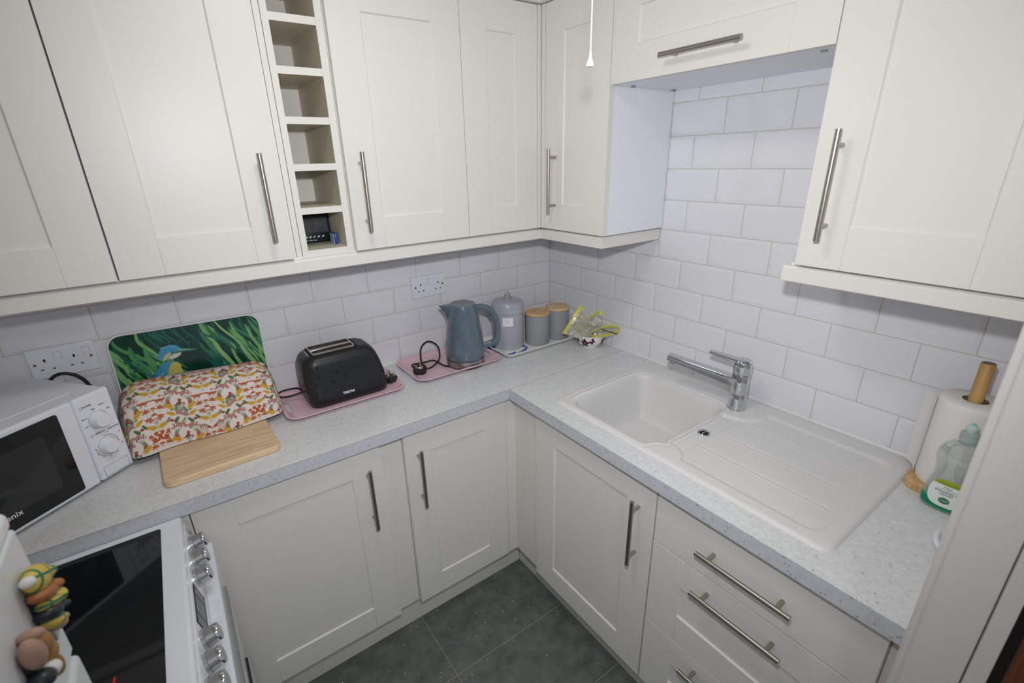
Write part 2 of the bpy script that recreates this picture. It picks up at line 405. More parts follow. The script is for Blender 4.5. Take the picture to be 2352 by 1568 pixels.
Thing('light_pelmet', 'cream pelmet strip running under the left wall cabinets and round the corner', 'pelmet', (-1.2, -.3, 1.3885), mesh=bm, mats=CREAM)
bm = B(); rail(bm, [(-.004, -1.195), (-.300, -1.195), (-.300, -1.6435)], [(a, z) for a, z in rp])
Thing('light_pelmet', 'cream pelmet strip under the large right-hand wall cabinet, rounded free end', 'pelmet', (-.3, -1.4, 1.3885), mesh=bm, mats=CREAM)
cp = [(.03, 2.1425), (-.012, 2.1425), (-.016, 2.150), (-.022, 2.156), (-.045, 2.175), (-.058, 2.195), (-.062, 2.200), (-.062, 2.207), (.03, 2.207)]
bm = B(); rail(bm, [(XL+.002, -.315), (-.315, -.315), (-.315, -1.6435)], cp)
Thing('cornice', 'cream cornice moulding along the top of the wall cabinets', 'cornice', (-.5, -.3, 2.1425), mesh=bm, mats=CREAM)

# things in the rack
t = Thing('energy_monitor', 'small dark energy display screen leaning in the lowest pigeonhole of the open rack', 'display', (-1.09, -.15, 1.4465))
bm = B(); box(bm, -1.1525, -1.030, -.158, -.142, 1.4467, 1.532, .005, 3)
ML = Matrix.Translation((0, -.15, 1.447)) @ Matrix.Rotation(R_(-7), 4, 'X') @ Matrix.Translation((0, .15, -1.447))
# keep clear of the right side panel: slide left
SH = Matrix.Translation((-.0, 0, 0))
def tilt(bm): bm.transform(ML @ Matrix.Scale(.86, 4, (1, 0, 0)) @ Matrix.Translation((-.1825, 0, 0))); return bm
t.part('casing', tilt(bm), mat('dark_blue_black_plastic', (.012,.016,.024), .3))
bm = B(); box(bm, -1.144, -1.040, -.1592, -.1578, 1.4775, 1.5255, .001); t.part('screen', tilt(bm), mat('display_glass', (.075,.08,.085), .08))
bm = B()
for x in (-1.121, -1.107, -1.093): box(bm, x-.005, x+.005, -.1590, -.1578, 1.4535, 1.4555)
for x, w in ((-1.133, .003), (-1.121, .004), (-1.107, .004), (-1.093, .003), (-1.078, .004), (-1.062, .004)):
    box(bm, x-w, x+w*.3, -.1590, -.1578, 1.4625, 1.4655); box(bm, x-w*.2, x+w, -.1590, -.1578, 1.4640, 1.4675)
t.part('icons', tilt(bm), WHITEINK)
bm = B(); box(bm, -1.0565, -1.0475, -.235, -.18, 1.4468, 1.480, .003, 2)
t = Thing('blue_packet', 'small blue and white packet wedged right of the display in the open rack', 'packet', (-1.052, -.2, 1.4465)); t.part('wrapper', bm, mat('blue_foil', (.02,.07,.33), .3))
bm = B(); box(bm, -1.0588, -1.0568, -.228, -.19, 1.4472, 1.478, .0005); t.part('label', bm, mat('pale_blue_label', (.35,.45,.65), .5))
bm = B(); lathe(bm, [(.005, 0), (.036, 0), (.040, .004), (.040, .012), (.036, .016), (.030, .012), (.004, .012)], (0,0,0), 40)
bm.transform(Matrix.Translation((-1.1505, -.150, 1.8355)) @ Matrix.Rotation(R_(90), 4, 'Y'))
Thing('wooden_coaster', 'round brown wooden dish standing on edge in a middle pigeonhole of the open rack', 'dish', (-1.14, -.15, 1.7955), mesh=bm, mats=BAMBOO)

# ------------------------------------------------------------------ base units
BZ0, BZ1, AF, BF = .147, .862, -.465, -.573
def base_cab(name, label, pl, u0, u1, f, group='base cabinets under the worktop', top=.8685):
    t = Thing(name, label, 'cabinet', pv(pl, f, (u0+u1)/2, .2, .12), 0, group)
    bm = B(); pbox(bm, pl, f, u0, u1, .0205, (-f)-.03, .145, top, .0006)
    if top < .86: pbox(bm, pl, f, u0, u1, .0205, .038, top, .8685)
    t.part('carcass', bm, CREAM)
    return t
t = base_cab('base_cabinet', 'cream shaker base cabinet right beside the cooker, wide single door with handle at its right', 'A', -1.587, -1.083, AF)
d = t.part('door', door_bm('A', AF, -1.586, -1.0835, BZ0, BZ1, .0935), CREAM); t.part('handle', handle_bm('A', AF, -1.1315, .692), STEEL, d)
t = base_cab('base_cabinet', 'cream shaker base cabinet with narrower door near the corner, handle at its left', 'A', -1.0035, -.603, AF)
d = t.part('door', door_bm('A', AF, -1.0035, -.603, BZ0, BZ1, .092), CREAM); t.part('handle', handle_bm('A', AF, -.959, .6925), STEEL, d)
t = base_cab('base_cabinet', 'cream shaker base cabinet under the sink bowl, single door with handle', 'B', -1.1105, -.606, BF, top=.70)
d = t.part('door', door_bm('B', BF, -1.1105, -.606, BZ0, BZ1, .0955), CREAM); t.part('handle', handle_bm('B', BF, -1.0585, .688), STEEL, d)
t = base_cab('drawer_unit', 'cream three-drawer unit under the draining board, long bar handles', 'B', -1.6205, -1.1145, BF, top=.84)
for a, b, fl, hz in ((.6965, BZ1, True, .7765), (.4085, .6935, False, .6495), (BZ0, .4055, False, .3655)):
    d = t.part('drawer', door_bm('B', BF, -1.6200, -1.1155, a, b, .0955, .092, flat=fl), CREAM, label='flat-fronted top drawer' if fl else None)
    t.part('handle', handle_bm('B', BF, -1.364, hz, False), STEEL, d)
bm = B(); box(bm, -1.0825, -1.0045, -.446, -.30, BZ0, .8698, .001)
Thing('filler_panel', 'narrow cream filler panel set back between the two base doors on the left run', 'panel', (-1.043, -.44, BZ0), mesh=bm, mats=CREAM)
bm = B(); box(bm, -.600, -.558, -.462, -.445, BZ0, .8698, .001); box(bm, -.558, -.541, -.605, -.445, BZ0, .8698, .001)
Thing('corner_post', 'cream L-shaped post filling the inner corner between the two runs of base cabinets', 'panel', (-.57, -.47, BZ0), mesh=bm, mats=CREAM)
bm = B(); box(bm, XL+.003, -1.5885, -.465, -.446, BZ0, .8698, .001)
Thing('filler_panel', 'cream panel behind the cooker under the worktop, left of the wide base door', 'panel', (-1.9, -.46, BZ0), mesh=bm, mats=CREAM)
bm = B(); box(bm, -.555, -.537, -1.6435, -1.6215, .1, .8698, .001)
Thing('filler_panel', 'narrow cream filler strip between the drawers and the doorway wall', 'panel', (-.56, -1.63, .1), mesh=bm, mats=CREAM)
bm = B(); box(bm, XL+.003, -.505, -.400, -.384, .0, .146, .0008)
Thing('plinth', 'cream kickboard under the left run of base cabinets', 'plinth', (-1.2, -.39, 0), mesh=bm, mats=CREAM)
bm = B(); box(bm, -.5045, -.4885, -1.6435, -.4005, .0, .146, .0008)
Thing('plinth', 'cream kickboard under the sink cabinet and drawers', 'plinth', (-.5, -1.0, 0), mesh=bm, mats=CREAM)

# worktops
bm = B(); box(bm, XL+.002, -.0015, -.4845, -.0015, .870, .910, .0008)
t = Thing('worktop', 'pale grey speckled worktop of the left run, carrying toaster, kettle and bread bin', 'worktop', (-1.1, -.24, .87), mesh=bm, mats=TOP)
TOPE = speck_mat('speckled_edging', (.60,.62,.67), (.30,.31,.35), (.8,.8,.85), .35, 300., 170.)
bm = B(); box(bm, XL+.002, -.5975, -.4852, -.4845, .8702, .9090); t.part('edge_strip', bm, TOPE, label='bluish speckled edging')
bm = B(); box(bm, XL+.002, -.5975, -.4852, -.4844, .9090, .9098); t.part('edge_line', bm, GREYP)
SX0, SX1, SY0, SY1 = -.530, -.022, -1.490, -.642
bm = B()
wx0, wx1, wy0, wy1 = -.597, -.0015, -1.6435, -.4858
hx0, hx1, hy0, hy1 = SX0+.02, SX1-.02, SY0+.02, SY1-.02
xs = [wx0, hx0, hx1, wx1]; ys = [wy0, hy0, hy1, wy1]
V = {}
for zi, z in enumerate((.870, .910)):
    for i, x in enumerate(xs):
        for j, y in enumerate(ys): V[i, j, zi] = bm.verts.new((x, y, z))
for i in range(3):
    for j in range(3):
        if (i, j) == (1, 1): continue
        for zi in (0, 1): bm.faces.new([V[i, j, zi], V[i+1, j, zi], V[i+1, j+1, zi], V[i, j+1, zi]])
def side(a, b): bm.faces.new([V[(*a, 0)], V[(*b, 0)], V[(*b, 1)], V[(*a, 1)]])
for k in range(3): side((k, 0), (k+1, 0)); side((k, 3), (k+1, 3)); side((0, k), (0, k+1)); side((3, k), (3, k+1))
for a, b in (((1,1),(2,1)), ((2,1),(2,2)), ((2,2),(1,2)), ((1,2),(1,1))): side(a, b)
t = Thing('worktop', 'pale grey speckled worktop of the right run with the sink set into it', 'worktop', (-.3, -1.06, .87), mesh=bm, mats=TOP, smooth=0)
bm = B(); box(bm, -.5978, -.5970, wy0, wy1, .8702, .9092); t.part('edge_strip', bm, TOPE, label='bluish speckled edging')
bm = B(); box(bm, -.5965, -.004, -.4857, -.4846, .871, .9103)
Thing('joint_strip', 'thin dark metal joint line between the two worktops', 'strip', (-.3, -.485, .871), mesh=bm, mats=GREYP, smooth=0)
bm = B(); 
rings = [[(x, y, z) for x, z in ((.001, .9101), (-.0034, .9101), (.0001, .9150))] for y in (-1.643, -.003)]
ring_loft(bm, rings)
rings = [[(x, y, z) for y, z in ((.001, .9101), (-.0034, .9101), (.0001, .9150))] for x in (XL+.003, -.008)]
ring_loft(bm, rings)
structure('trim_2', bm, mat('silicone_bead', (.80,.80,.78), .4), 0)

# ------------------------------------------------------------------ height-field helper (sink, trays)
def sdrr(X, Y, x0, x1, y0, y1, r):
    cx, cy = (x0+x1)/2, (y0+y1)/2; qx = np.abs(X-cx) - ((x1-x0)/2 - r); qy = np.abs(Y-cy) - ((y1-y0)/2 - r)
    return np.hypot(np.maximum(qx, 0), np.maximum(qy, 0)) + np.minimum(np.maximum(qx, qy), 0) - r
def sst(a, b, x):
    t = np.clip((x-a)/(b-a), 0, 1); return t*t*(3-2*t)
def heightfield(x0, x1, y0, y1, res, sdf, zf, thick=None, mi_fn=None):
    nx, ny = int(round((x1-x0)/res))+1, int(round((y1-y0)/res))+1
    X, Y = np.meshgrid(np.linspace(x0, x1, nx), np.linspace(y0, y1, ny), indexing='ij')
    D = sdf(X, Y); h = 1e-4
    for _ in range(3):
        gx = (sdf(X+h, Y)-sdf(X-h, Y))/(2*h); gy = (sdf(X, Y+h)-sdf(X, Y-h))/(2*h)
        snap = (np.abs(D) < res*.75)
        X = np.where(snap, X-gx*D, X); Y = np.where(snap, Y-gy*D, Y)
        D2 = sdf(X, Y); D = np.where(snap, D2, D)
        if _ == 0: keepv = (D <= res*.3)
    Z = zf(X, Y)
    bm = B(); idx = {}
    def gv(i, j):
        if (i, j) not in idx: idx[i, j] = bm.verts.new((X[i, j], Y[i, j], Z[i, j]))
        return idx[i, j]
    for i in range(nx-1):
        for j in range(ny-1):
            c = ((i, j), (i+1, j), (i+1, j+1), (i, j+1)); k = [q for q in c if keepv[q]]
            if len(k) >= 3: bm.faces.new([gv(*q) for q in k])
    return bm

# ------------------------------------------------------------------ sink
def sink_z(X, Y):
    do = sdrr(X, Y, SX0, SX1, SY0, SY1, .035)
    z = .9175 - .0075*np.clip((do+.010)/.010, 0, 1)**2
    wedge = np.hypot(X+.515, Y+1.075)
    db = sdrr(X, Y, -.497, -.125, -1.030, -.690, .045)
    db = np.maximum(db, .080 - wedge)
    dd = sdrr(X, Y, -.492, -.080, -1.455, -1.022, .035)
    tapc = np.hypot((X+.108)/1.0, (Y+1.055)/1.15)
    dd = np.maximum(dd, .066 - tapc)
    dd = np.maximum(dd, .070 - np.hypot(X+.515, Y+1.045))
    z = z - .0060*sst(.002, -.012, dd)
    # groove lines on the drainer, and the channel with the overflow
    for gx, ya, yb in ((-.190, -1.425, -1.115), (-.290, -1.435, -1.088), (-.390, -1.435, -1.100)):
        g = np.exp(-((X-gx-.02*(Y+1.26)*0)/.0028)**2)*sst(yb+.02, yb-.01, Y)*sst(ya-.01, ya+.02, Y)
        z = z + .0016*g
        z = z - .0016*np.exp(-((X-gx-.008)/.004)**2)*sst(yb+.02, yb-.01, Y)*sst(ya-.01, ya+.02, Y)
    z = z - .0018*sst(-1.098, -1.092, Y)*sst(.0, -.01, dd)
    z = z + .0016*np.exp(-((db-.014)/.0045)**2) - .0016*np.exp(-((db-.024)/.004)**2)
    z = z - .0040*sst(.020, .004, db)
    z = z - .165*sst(.0, -.040, db)**.75 - .012*sst(-.03, -.15, db)
    return z
bm = heightfield(SX0-.0, SX1+.0, SY0, SY1, .0034, lambda X, Y: sdrr(X, Y, SX0, SX1, SY0, SY1, .035), sink_z)
t = Thing('sink', 'white composite single-bowl sink with draining board on its right', 'sink', (-.276, -1.066, .910))
t.part('sink_body', bm, SINKM, smooth=60)
bm = B(); lathe(bm, [(.0085, .0), (.0125, .001), (.0165, .003), (.018, .0015), (.018, -.001)], (-.3146, -1.0687, .9098), 32, False, False)
t.part('overflow_ring', bm, CHROME, label='chrome overflow ring beside the bowl')
bm = B(); lathe(bm, [(.0, 0), (.0135, 0), (.0135, .0008), (.0, .0008)][1:3], (-.3146, -1.0687, .9099), 24); t.part('overflow_hole', bm, DARK)
bm = B(); box(bm, -.3245, -.3045, -1.0705, -1.0670, .9108, .9122, .0005); t.part('overflow_bar', bm, CHROME)
bm = B(); lathe(bm, [(.012, .0025), (.030, .003), (.040, .002), (.043, 0)], (-.31, -.85, .7375), 32, True, False); t.part('waste', bm, CHROME)

# tap
t = Thing('tap', 'chrome single-lever mixer tap standing behind the sink bowl', 'tap', (-.112, -1.048, .9175))
TC = (-.112, -1.048)
bm = B(); lathe(bm, [(.0285, 0), (.0285, .003), (.0260, .0045), (.0256, .054), (.0248, .0555), (.0248, .0570), (.0256, .0585), (.0258, .118), (.0248, .1195)], (*TC, .9165), 40); t.part('body', bm, CHROME)
bm = B(); lathe(bm, [(.0254, .0552), (.0254, .0575)], (*TC, .9165), 40, False, False); t.part('joint_ring', bm, mat('limescale_ring', (.50,.48,.33), .5))
sd = Vector((-.050, .206, 0)).normalized(); P0 = Vector((*TC, 1.006)); P1 = P0 + sd*.232 + Vector((0, 0, .030))
bm = B()
pts = [P0.lerp(P1, k/10) for k in range(11)]
profs = []
for k in range(11):
    w = .0155 + .001*math.sin(k/10*3); h = .0150 - .006*k/10; h0 = h+.006-.003*k/10
    profs.append([(a, b) for a, b in rrect(-w, w, -h0, h, .0045, 3)])
sweep(bm, pts, profs, up=(0,0,1)); t.part('spout', bm, CHROME)
e = P1 - sd*.016
bm = B(); lathe(bm, [(.0105, 0), (.0120, .002), (.0120, .012)], (e.x, e.y, e.z-.022), 24); t.part('aerator', bm, STEEL)
bm = B(); lathe(bm, [(.0248, .1205), (.0268, .123), (.0274, .150), (.0262, .160), (.0200, .167), (.010, .1705), (.001, .171)], (*TC, .9165), 40); 
ld = Vector((-.040, .10, 0)).normalized(); L0 = Vector((*TC, 1.0755)); pts = [L0 + ld*(.0142*k) + Vector((0, 0, .0022*k)) for k in range(8)]
prf = [[(a, b) for a, b in rrect(-.0165+.0007*k, .0165-.0007*k, -.008+.0007*k, .006-.0002*k, .003, 3)] for k in range(8)]
sweep(bm, pts, prf, up=(0,0,1)); t.part('lever', bm, CHROME)

# ------------------------------------------------------------------ wall sockets
def socket(name, label, cx, cz, fr, tiltd=0.):
    W, H = .146, .086
    t = Thing(name, label, 'socket', (cx, -.002, cz))
    bm = B(); box(bm, cx-W/2, cx+W/2, -.0105, .002, cz-H/2, cz+H/2, .0022, 2); t.part('face_plate', bm, WHITEP)
    X = lambda f: cx-W/2+f*W
    Z = lambda f: cz-H/2+f*H
    for f in fr['sw']:
        bm = B(); box(bm, X(f)-.0085, X(f)+.0085, -.0108, -.0104, Z(.70)-.0115, Z(.70)+.0115); t.part('switch_gap', bm, GREYP)
        bm = B(); box(bm, X(f)-.0080, X(f)+.0080, -.0132, -.0106, Z(.70)-.011, Z(.70)+.011, .0009); t.part('rocker_switch', bm, WHITEP)
    for q, a, b, c in [(f, .0022, .0042, .60) for f in fr['earth']] + [(f, .0032, .0020, .30) for f in fr['pins']]:
        bm = B(); box(bm, X(q)-a, X(q)+a, -.0109, -.0100, Z(c)-b, Z(c)+b)
        t.part('pin_slot', bm, DARK if not fr.get('pale') or c > .5 else mat('slot_grey', (.12,.11,.09), .7))
    for f in fr['screw']:
        bm = B(); cyl(bm, (X(f), -.0122, Z(.5)), (X(f), -.0100, Z(.5)), .0034, n=16); t.part('screw', bm, fr.get('sm', BLACKINK))
    return t
socket('double_socket', 'white double wall socket with two rocker switches above the microwave', -1.789, 1.183,
       dict(sw=(.44, .865), earth=(.235, .665), pins=(.165, .335, .60, .75), screw=(.085, .915), sm=mat('tarnished_brass', (.25,.20,.13), .35, .9), pale=True))
socket('double_socket', 'white double wall socket on the tiles above the kettle', -.6508, 1.2065,
       dict(sw=(.53,), earth=(.265, .795), pins=(.19, .345, .715, .865), screw=(.105, .93)))

# ------------------------------------------------------------------ trays
def tray(name, label, x0, x1, y0, y1, m, holes=True, rimh=.014, rc=.045, grp=None, flare=.020):
    z0 = .9105
    def sd(X, Y):
        d = sdrr(X, Y, x0, x1, y0, y1, rc)
        if holes:
            cy = (y0+y1)/2
            for xc in (x0+.0215, x1-.0215): d = np.maximum(d, -sdrr(X, Y, xc-.0085, xc+.0085, cy-.042, cy+.042, .008))
        return d
    def zf(X, Y):
        d = sdrr(X, Y, x0, x1, y0, y1, rc)
        return z0 + .0015 + rimh*sst(-flare-.010, -.003, d) - .0015*sst(-.003, 0, d)
    bm = heightfield(x0, x1, y0, y1, .0030, sd, zf)
    r = bmesh.ops.extrude_face_region(bm, geom=bm.faces[:])
    for v in r['geom']:
        if isinstance(v, bmesh.types.BMVert): v.co.z += .0022
    return Thing(name, label, 'tray', ((x0+x1)/2, (y0+y1)/2, z0), group=grp, mesh=bm, mats=m, smooth=50)
tray('serving_tray', 'pink tray under the black toaster', -1.293, -.886, -.268, -.020, PINK)
tray('serving_tray', 'pink tray under the grey kettle', -.840, -.462, -.268, -.016, PINK)
tw = tray('serving_tray', 'white tray with blue print under the three grey canisters', -.452, -.035, -.278, -.028, mat('white_melamine_tray', (.80,.80,.78), .25), holes=False, rimh=.018, rc=.035, flare=.012)
bm = B()
for pts in ([(-.402,-.243),(-.375,-.258),(-.34,-.252),(-.31,-.238),(-.29,-.222)], [(-.29,-.222),(-.300,-.195),(-.285,-.2)], [(-.405,-.236),(-.385,-.245),(-.362,-.236)]):
    sp = smooth_path([(x-.014, y+.012, .9152) for x, y in pts], 6)
    n = len(sp)
    sweep(bm, sp, [[(a*(1-abs(2*i/(n-1)-1)**2*.7), b) for a, b in ((-.006, -.0002), (.006, -.0002), (.006, .0003), (-.006, .0003))] for i in range(n)], up=(0,0,1)); tw.part('blue_print', bm, BLUE); bm = B()
box(bm, -.437, -.413, -.132, -.070, .9148, .9153)
tw.part('blue_print', bm, BLUE)

# ------------------------------------------------------------------ toaster
t = Thing('toaster', 'black two-slice toaster with dimpled sides on the left pink tray', 'toaster', (-1.08, -.15, .915))
def tring(z, x0, x1, y0, y1, r): return [(x, y, z) for x, y in rrect(x0, x1, y0, y1, r, 7)]
lv = [(.9165, -1.196, -.948, -.219, -.088, .030), (.922, -1.206, -.941, -.2265, -.082, .034), (.940, -1.2105, -.939, -.2300, -.080, .036), (.985, -1.2130, -.944, -.2300, -.080, .036),
      (1.030, -1.2135, -.955, -.2285, -.081, .036), (1.062, -1.2115, -.966, -.2265, -.083, .036), (1.078, -1.2070, -.975, -.2225, -.087, .036), (1.088, -1.1990, -.984, -.2155, -.094, .034), (1.0935, -1.188, -.995, -.2065, -.103, .030), (1.095, -1.178, -1.004, -.198, -.111, .024)]
bm = B(); ring_loft(bm, [tring(*a) for a in lv]); t.part('body', bm, BLACK, smooth=50)
tx0, tx1, ty0, ty1 = -1.176, -1.033, -.198, -.110
bm = B()
o = tring(1.0960, tx0-.004, tx1+.010, ty0-.003, ty1+.003, .010); i_ = tring(1.0960, tx0, tx1, ty0, ty1, .009)
ring_loft(bm, [tring(1.094, tx0-.004, tx1+.010, ty0-.003, ty1+.003, .010), o], True, True); t.part('slot_recess', bm, DARK)
bm = B(); t0 = tring(1.0965, tx0, tx1, ty0, ty1, .009); t1 = tring(1.1005, tx0+.0005, tx1-.0005, ty0+.0005, ty1-.0005, .009); t2 = tring(1.1005, tx0+.0055, tx1-.0055, ty0+.0055, ty1-.0055, .005); t3 = tring(1.0965, tx0+.006, tx1-.006, ty0+.006, ty1-.006, .005)
ring_loft(bm, [t0, t1, t2, t3], False, False)
yc = (ty0+ty1)/2
box(bm, tx0+.004, tx1-.004, yc-.0085, yc+.0085, 1.0965, 1.1003, .001); t.part('slot_frame', bm, mat('worn_chrome', (.50,.48,.43), .22, 1.))
bm = B()
for s in (-1, 1):
    for k in range(2):
        y = yc + s*(.020 + .010*k); box(bm, tx0+.010, tx1-.010, y-.0006, y+.0006, 1.0963, 1.0990)
t.part('slot_guard_wires', bm, mat('dull_wire', (.16,.15,.13), .4, .8))
bm = B(); box(bm, tx0-.012, tx0-.009, ty0+.006, ty1-.022, 1.0945, 1.0962, .0006); t.part('browning_trim', bm, CHROME)
drops = [(-1.1742,1.062,3.4),(-1.1270,1.0655,2.4),(-1.1013,1.066,2.6),(-1.1766,1.0300,3.6),(-1.1146,1.0345,3.8),(-1.1302,1.0030,5.5),(-1.0874,1.0110,5.0),(-1.1835,1.0065,4.8),(-1.1575,.976,3.6),(-1.1880,.973,3.4),(-1.0700,1.038,2.8),(-1.043,1.035,2.4),(-1.018,1.020,2.4),(-1.045,.985,2.4),(-1.100,.978,3.4),(-1.170,.948,3.6),(-1.035,1.065,2.4),(-1.000,.985,1.8),(-1.012,1.052,2.0)]
for x, z, r in drops:
    r *= .00122; dm = B(); bmesh.ops.create_uvsphere(dm, u_segments=12, v_segments=8, radius=1, matrix=Matrix.Translation((x, -.2290+.0006*(z > 1.05)*2, z)) @ Matrix.Diagonal((r, .0016, r*1.15, 1)))
    t.part('embossed_drop', dm, mat('gloss_black_plastic', (.008,.008,.010), .08))
t.part('logo', text_bm('TRISTAR', .0125, lambda x, y, d: (x-1.0860, -.2312, .9525+y), spacing=.82, thick=.0003), WHITEINK)
bm = B(); sweep(bm, smooth_path([(-1.208, -.115, .945), (-1.245, -.108, .938), (-1.272, -.088, .932), (-1.284, -.060, .930), (-1.270, -.034, .930), (-1.240, -.040, .934), (-1.212, -.060, .937), (-1.205, -.078, .928)], 8), .0030)
t.part('power_cord', bm, BLKRUB)
def plug_bm(P, up, fwd):
    """UK plug: pins point along up"""
    up = Vector(up).normalized(); f = Vector(fwd); f = (f - up*f.dot(up)).normalized(); s = f.cross(up)
    M = Matrix.Translation(Vector(P)) @ Matrix(((s.x, f.x, up.x, 0), (s.y, f.y, up.y, 0), (s.z, f.z, up.z, 0), (0,0,0,1)))
    b1 = B(); out = [(-.012,-.024),(.012,-.024),(.024,-.012),(.025,.010),(.016,.023),(-.016,.023),(-.025,.010),(-.024,-.012)]
    ring_loft(b1, [[(x*.82, y*.82, 0) for x, y in out], [(x, y, .003) for x, y in out], [(x, y, .017) for x, y in out], [(x*.93, y*.93, .020) for x, y in out]]); b1.transform(M)
    b2 = B(); box(b2, -.004, .004, .007, .011, .0195, .042, .0006); box(b2, -.0143, -.0077, -.013, -.009, .0195, .037, .0006); box(b2, .0077, .0143, -.013, -.009, .0195, .037, .0006); b2.transform(M)
    b3 = B(); box(b3, -.0055, .0055, -.006, .003, .0200, .0206); b3.transform(M)
    return b1, b2, b3
BRASS = mat('plug_pin_metal', (.66,.58,.42), .25, 1.)
pb, pp, pl_ = plug_bm((-.914, -.168, .9175), (.05,.02,1), (0, 1, 0))
d = t.part('plug', pb, BLKRUB); t.part('plug_pins', pp, BRASS, d)

# ------------------------------------------------------------------ kettle
KC = Vector((-.600, -.190)); t = Thing('kettle', 'teal-grey glazed kettle with steel base ring on the right pink tray', 'kettle', (*KC, .914))
bm = B(); lathe(bm, [(.070, .0), (.073, .001), (.073, .005)], (*KC, .9142), 48); t.part('foot', bm, BLACK)
bm = B(); lathe(bm, [(.0745, .0052), (.0765, .0065), (.0770, .012), (.0758, .0300)], (*KC, .9142), 64); t.part('base_ring', bm, STEEL)
bm = B(); lathe(bm, [(.0735, .0295), (.0742, .0315)], (*KC, .9142), 64); t.part('seam', bm, BLKRUB)
bm = B(); lathe(bm, [(.0745, .0318), (.0762, .036), (.0768, .055), (.0745, .090), (.0685, .140), (.0610, .190), (.0550, .228), (.0530, .240), (.0505, .2455), (.0475, .2470)], (*KC, .9142), 72); body = t.part('body', bm, KETTLE, smooth=60)
bm = B(); lathe(bm, [(.0485, .2468), (.0478, .2490), (.044, .2500), (.040, .2492), (.001, .2488)], (*KC, .9142), 64, False, True); t.part('lid', bm, mat('grey_lid_glaze', (.19,.215,.23), .28))
h = Vector((.91, -.41, 0)).normalized(); K3 = Vector((*KC, .9142))
hp = smooth_path([K3+h*.045+Vector((0,0,.228)), K3+h*.080+Vector((0,0,.229)), K3+h*.108+Vector((0,0,.212)), K3+h*.128+Vector((0,0,.178)), K3+h*.134+Vector((0,0,.130)), K3+h*.128+Vector((0,0,.092)), K3+h*.108+Vector((0,0,.076)), K3+h*.085+Vector((0,0,.070)), K3+h*.066+Vector((0,0,.067))], 5)
bm = B(); sd_ = h.cross(Vector((0,0,1))); sweep(bm, hp, [(a, b) for a, b in rrect(-.0095, .0095, -.0115, .0115, .006, 3)], up=sd_.cross(Vector((0,0,1))).cross(Vector((0,0,1))) if False else None); t.part('handle', bm, KETTLE, smooth=60)
bm = B(); cyl(bm, K3+h*.074+Vector((0,0,.2425)), K3+h*.092+Vector((0,0,.2375)), .0045, n=12); t.part('lid_button', bm, CHROME)
s = -h; q = Vector((-s.y, s.x, 0)); bm = B()
rings = []
for z, r0, L, w in ((.246, .040, .092, .002), (.236, .042, .084, .004), (.215, .048, .070, .006), (.190, .052, .0615, .010)):
    rings.append([K3+q*.026+s*r0+Vector((0,0,z)), K3+q*w+s*L+Vector((0,0,z)), K3-q*w+s*L+Vector((0,0,z)), K3-q*.026+s*r0+Vector((0,0,z))])
ring_loft(bm, rings); t.part('spout', bm, mat('dark_teal_glaze', (.085,.135,.165), .2, coat=.3), smooth=0)
vc = math.atan2(-1.728+.19, -1.477+.60)
def on_base(x, y, d, r=.0772): a = vc + .40 + x/r; return (KC.x + (r+d)*math.cos(a), KC.y + (r+d)*math.sin(a), .9142+.0185+y)
t.part('logo', text_bm('Russell Hobbs', .0105, on_base, depth=.0002), BLACKINK)
bm = B()
lvp = [(1.2, .004), (1.2, .006)]
a0 = vc - 1.15
sp = [(KC.x+.073*math.cos(a), KC.y+.073*math.sin(a), 0) for a in (0,)]
cpts = [(-.665, -.205, .918), (-.690, -.170, .920), (-.700, -.105, .922), (-.745, -.100, .923), (-.792, -.095, .924), (-.790, -.135, .922), (-.750, -.160, .921), (-.700, -.130, .922), (-.660, -.080, .925), (-.655, -.055, .960), (-.690, -.045, .985), (-.730, -.060, .972), (-.752, -.095, .940), (-.757, -.118, .928), (-.765, -.125, .926)]
sweep(bm, smooth_path(cpts, 8), .0033); t.part('power_cord', bm, BLKRUB)
pb, pp, pl_ = plug_bm((-.790, -.163, .9185), (-.1, -.25, 1), (.55, .8, 0)); d = t.part('plug', pb, BLKRUB); t.part('plug_pins', pp, BRASS, d); t.part('plug_label', pl_, WHITEINK, d)

# ------------------------------------------------------------------ canisters, jars
CC = (-.347, -.132); t = Thing('storage_canister', 'tall glossy grey canister with domed lid and wire handle', 'canister', (*CC, .915))
bm = B(); lathe(bm, [(.066, 0), (.0685, .002), (.0685, .160), (.0672, .163)], (*CC, .9150), 56); t.part('body', bm, CANGREY)
bm = B(); lathe(bm, [(.0700, .158), (.0715, .157), (.0722, .160), (.0705, .163), (.0700, .184), (.0670, .196), (.058, .2035), (.030, .2075), (.001, .2080)], (*CC, .9150), 56, False, True); t.part('lid', bm, CANGREY, smooth=50)
hd = Vector((.80, -.25, 0)).normalized(); c3 = Vector((*CC, .9150+.2065))
bm = B(); sweep(bm, smooth_path([c3-hd*.021+Vector((0,0,.0015)), c3-hd*.014+Vector((0,0,.0025)), c3-hd*.0115+Vector((0,0,.012)), c3-hd*.007+Vector((0,0,.026)), c3+Vector((0,0,.031)), c3+hd*.007+Vector((0,0,.026)), c3+hd*.0115+Vector((0,0,.012)), c3+hd*.014+Vector((0,0,.0025)), c3+hd*.021+Vector((0,0,.0015))], 6), .0021); t.part('lid_handle', bm, STEEL)
va = math.atan2(-1.728-CC[1], -1.477-CC[0])
def curved_patch(c, r, a0, a1, z0, z1, n=12, rows=1, d=.0004):
    bm = B(); rings = []
    for k in range(rows+1):
        z = z0+(z1-z0)*k/rows; rings.append([(c[0]+(r+d)*math.cos(a0+(a1-a0)*i/n), c[1]+(r+d)*math.sin(a0+(a1-a0)*i/n), z) for i in range(n+1)])
    ring_loft(bm, rings, False, False, closed=False); return bm
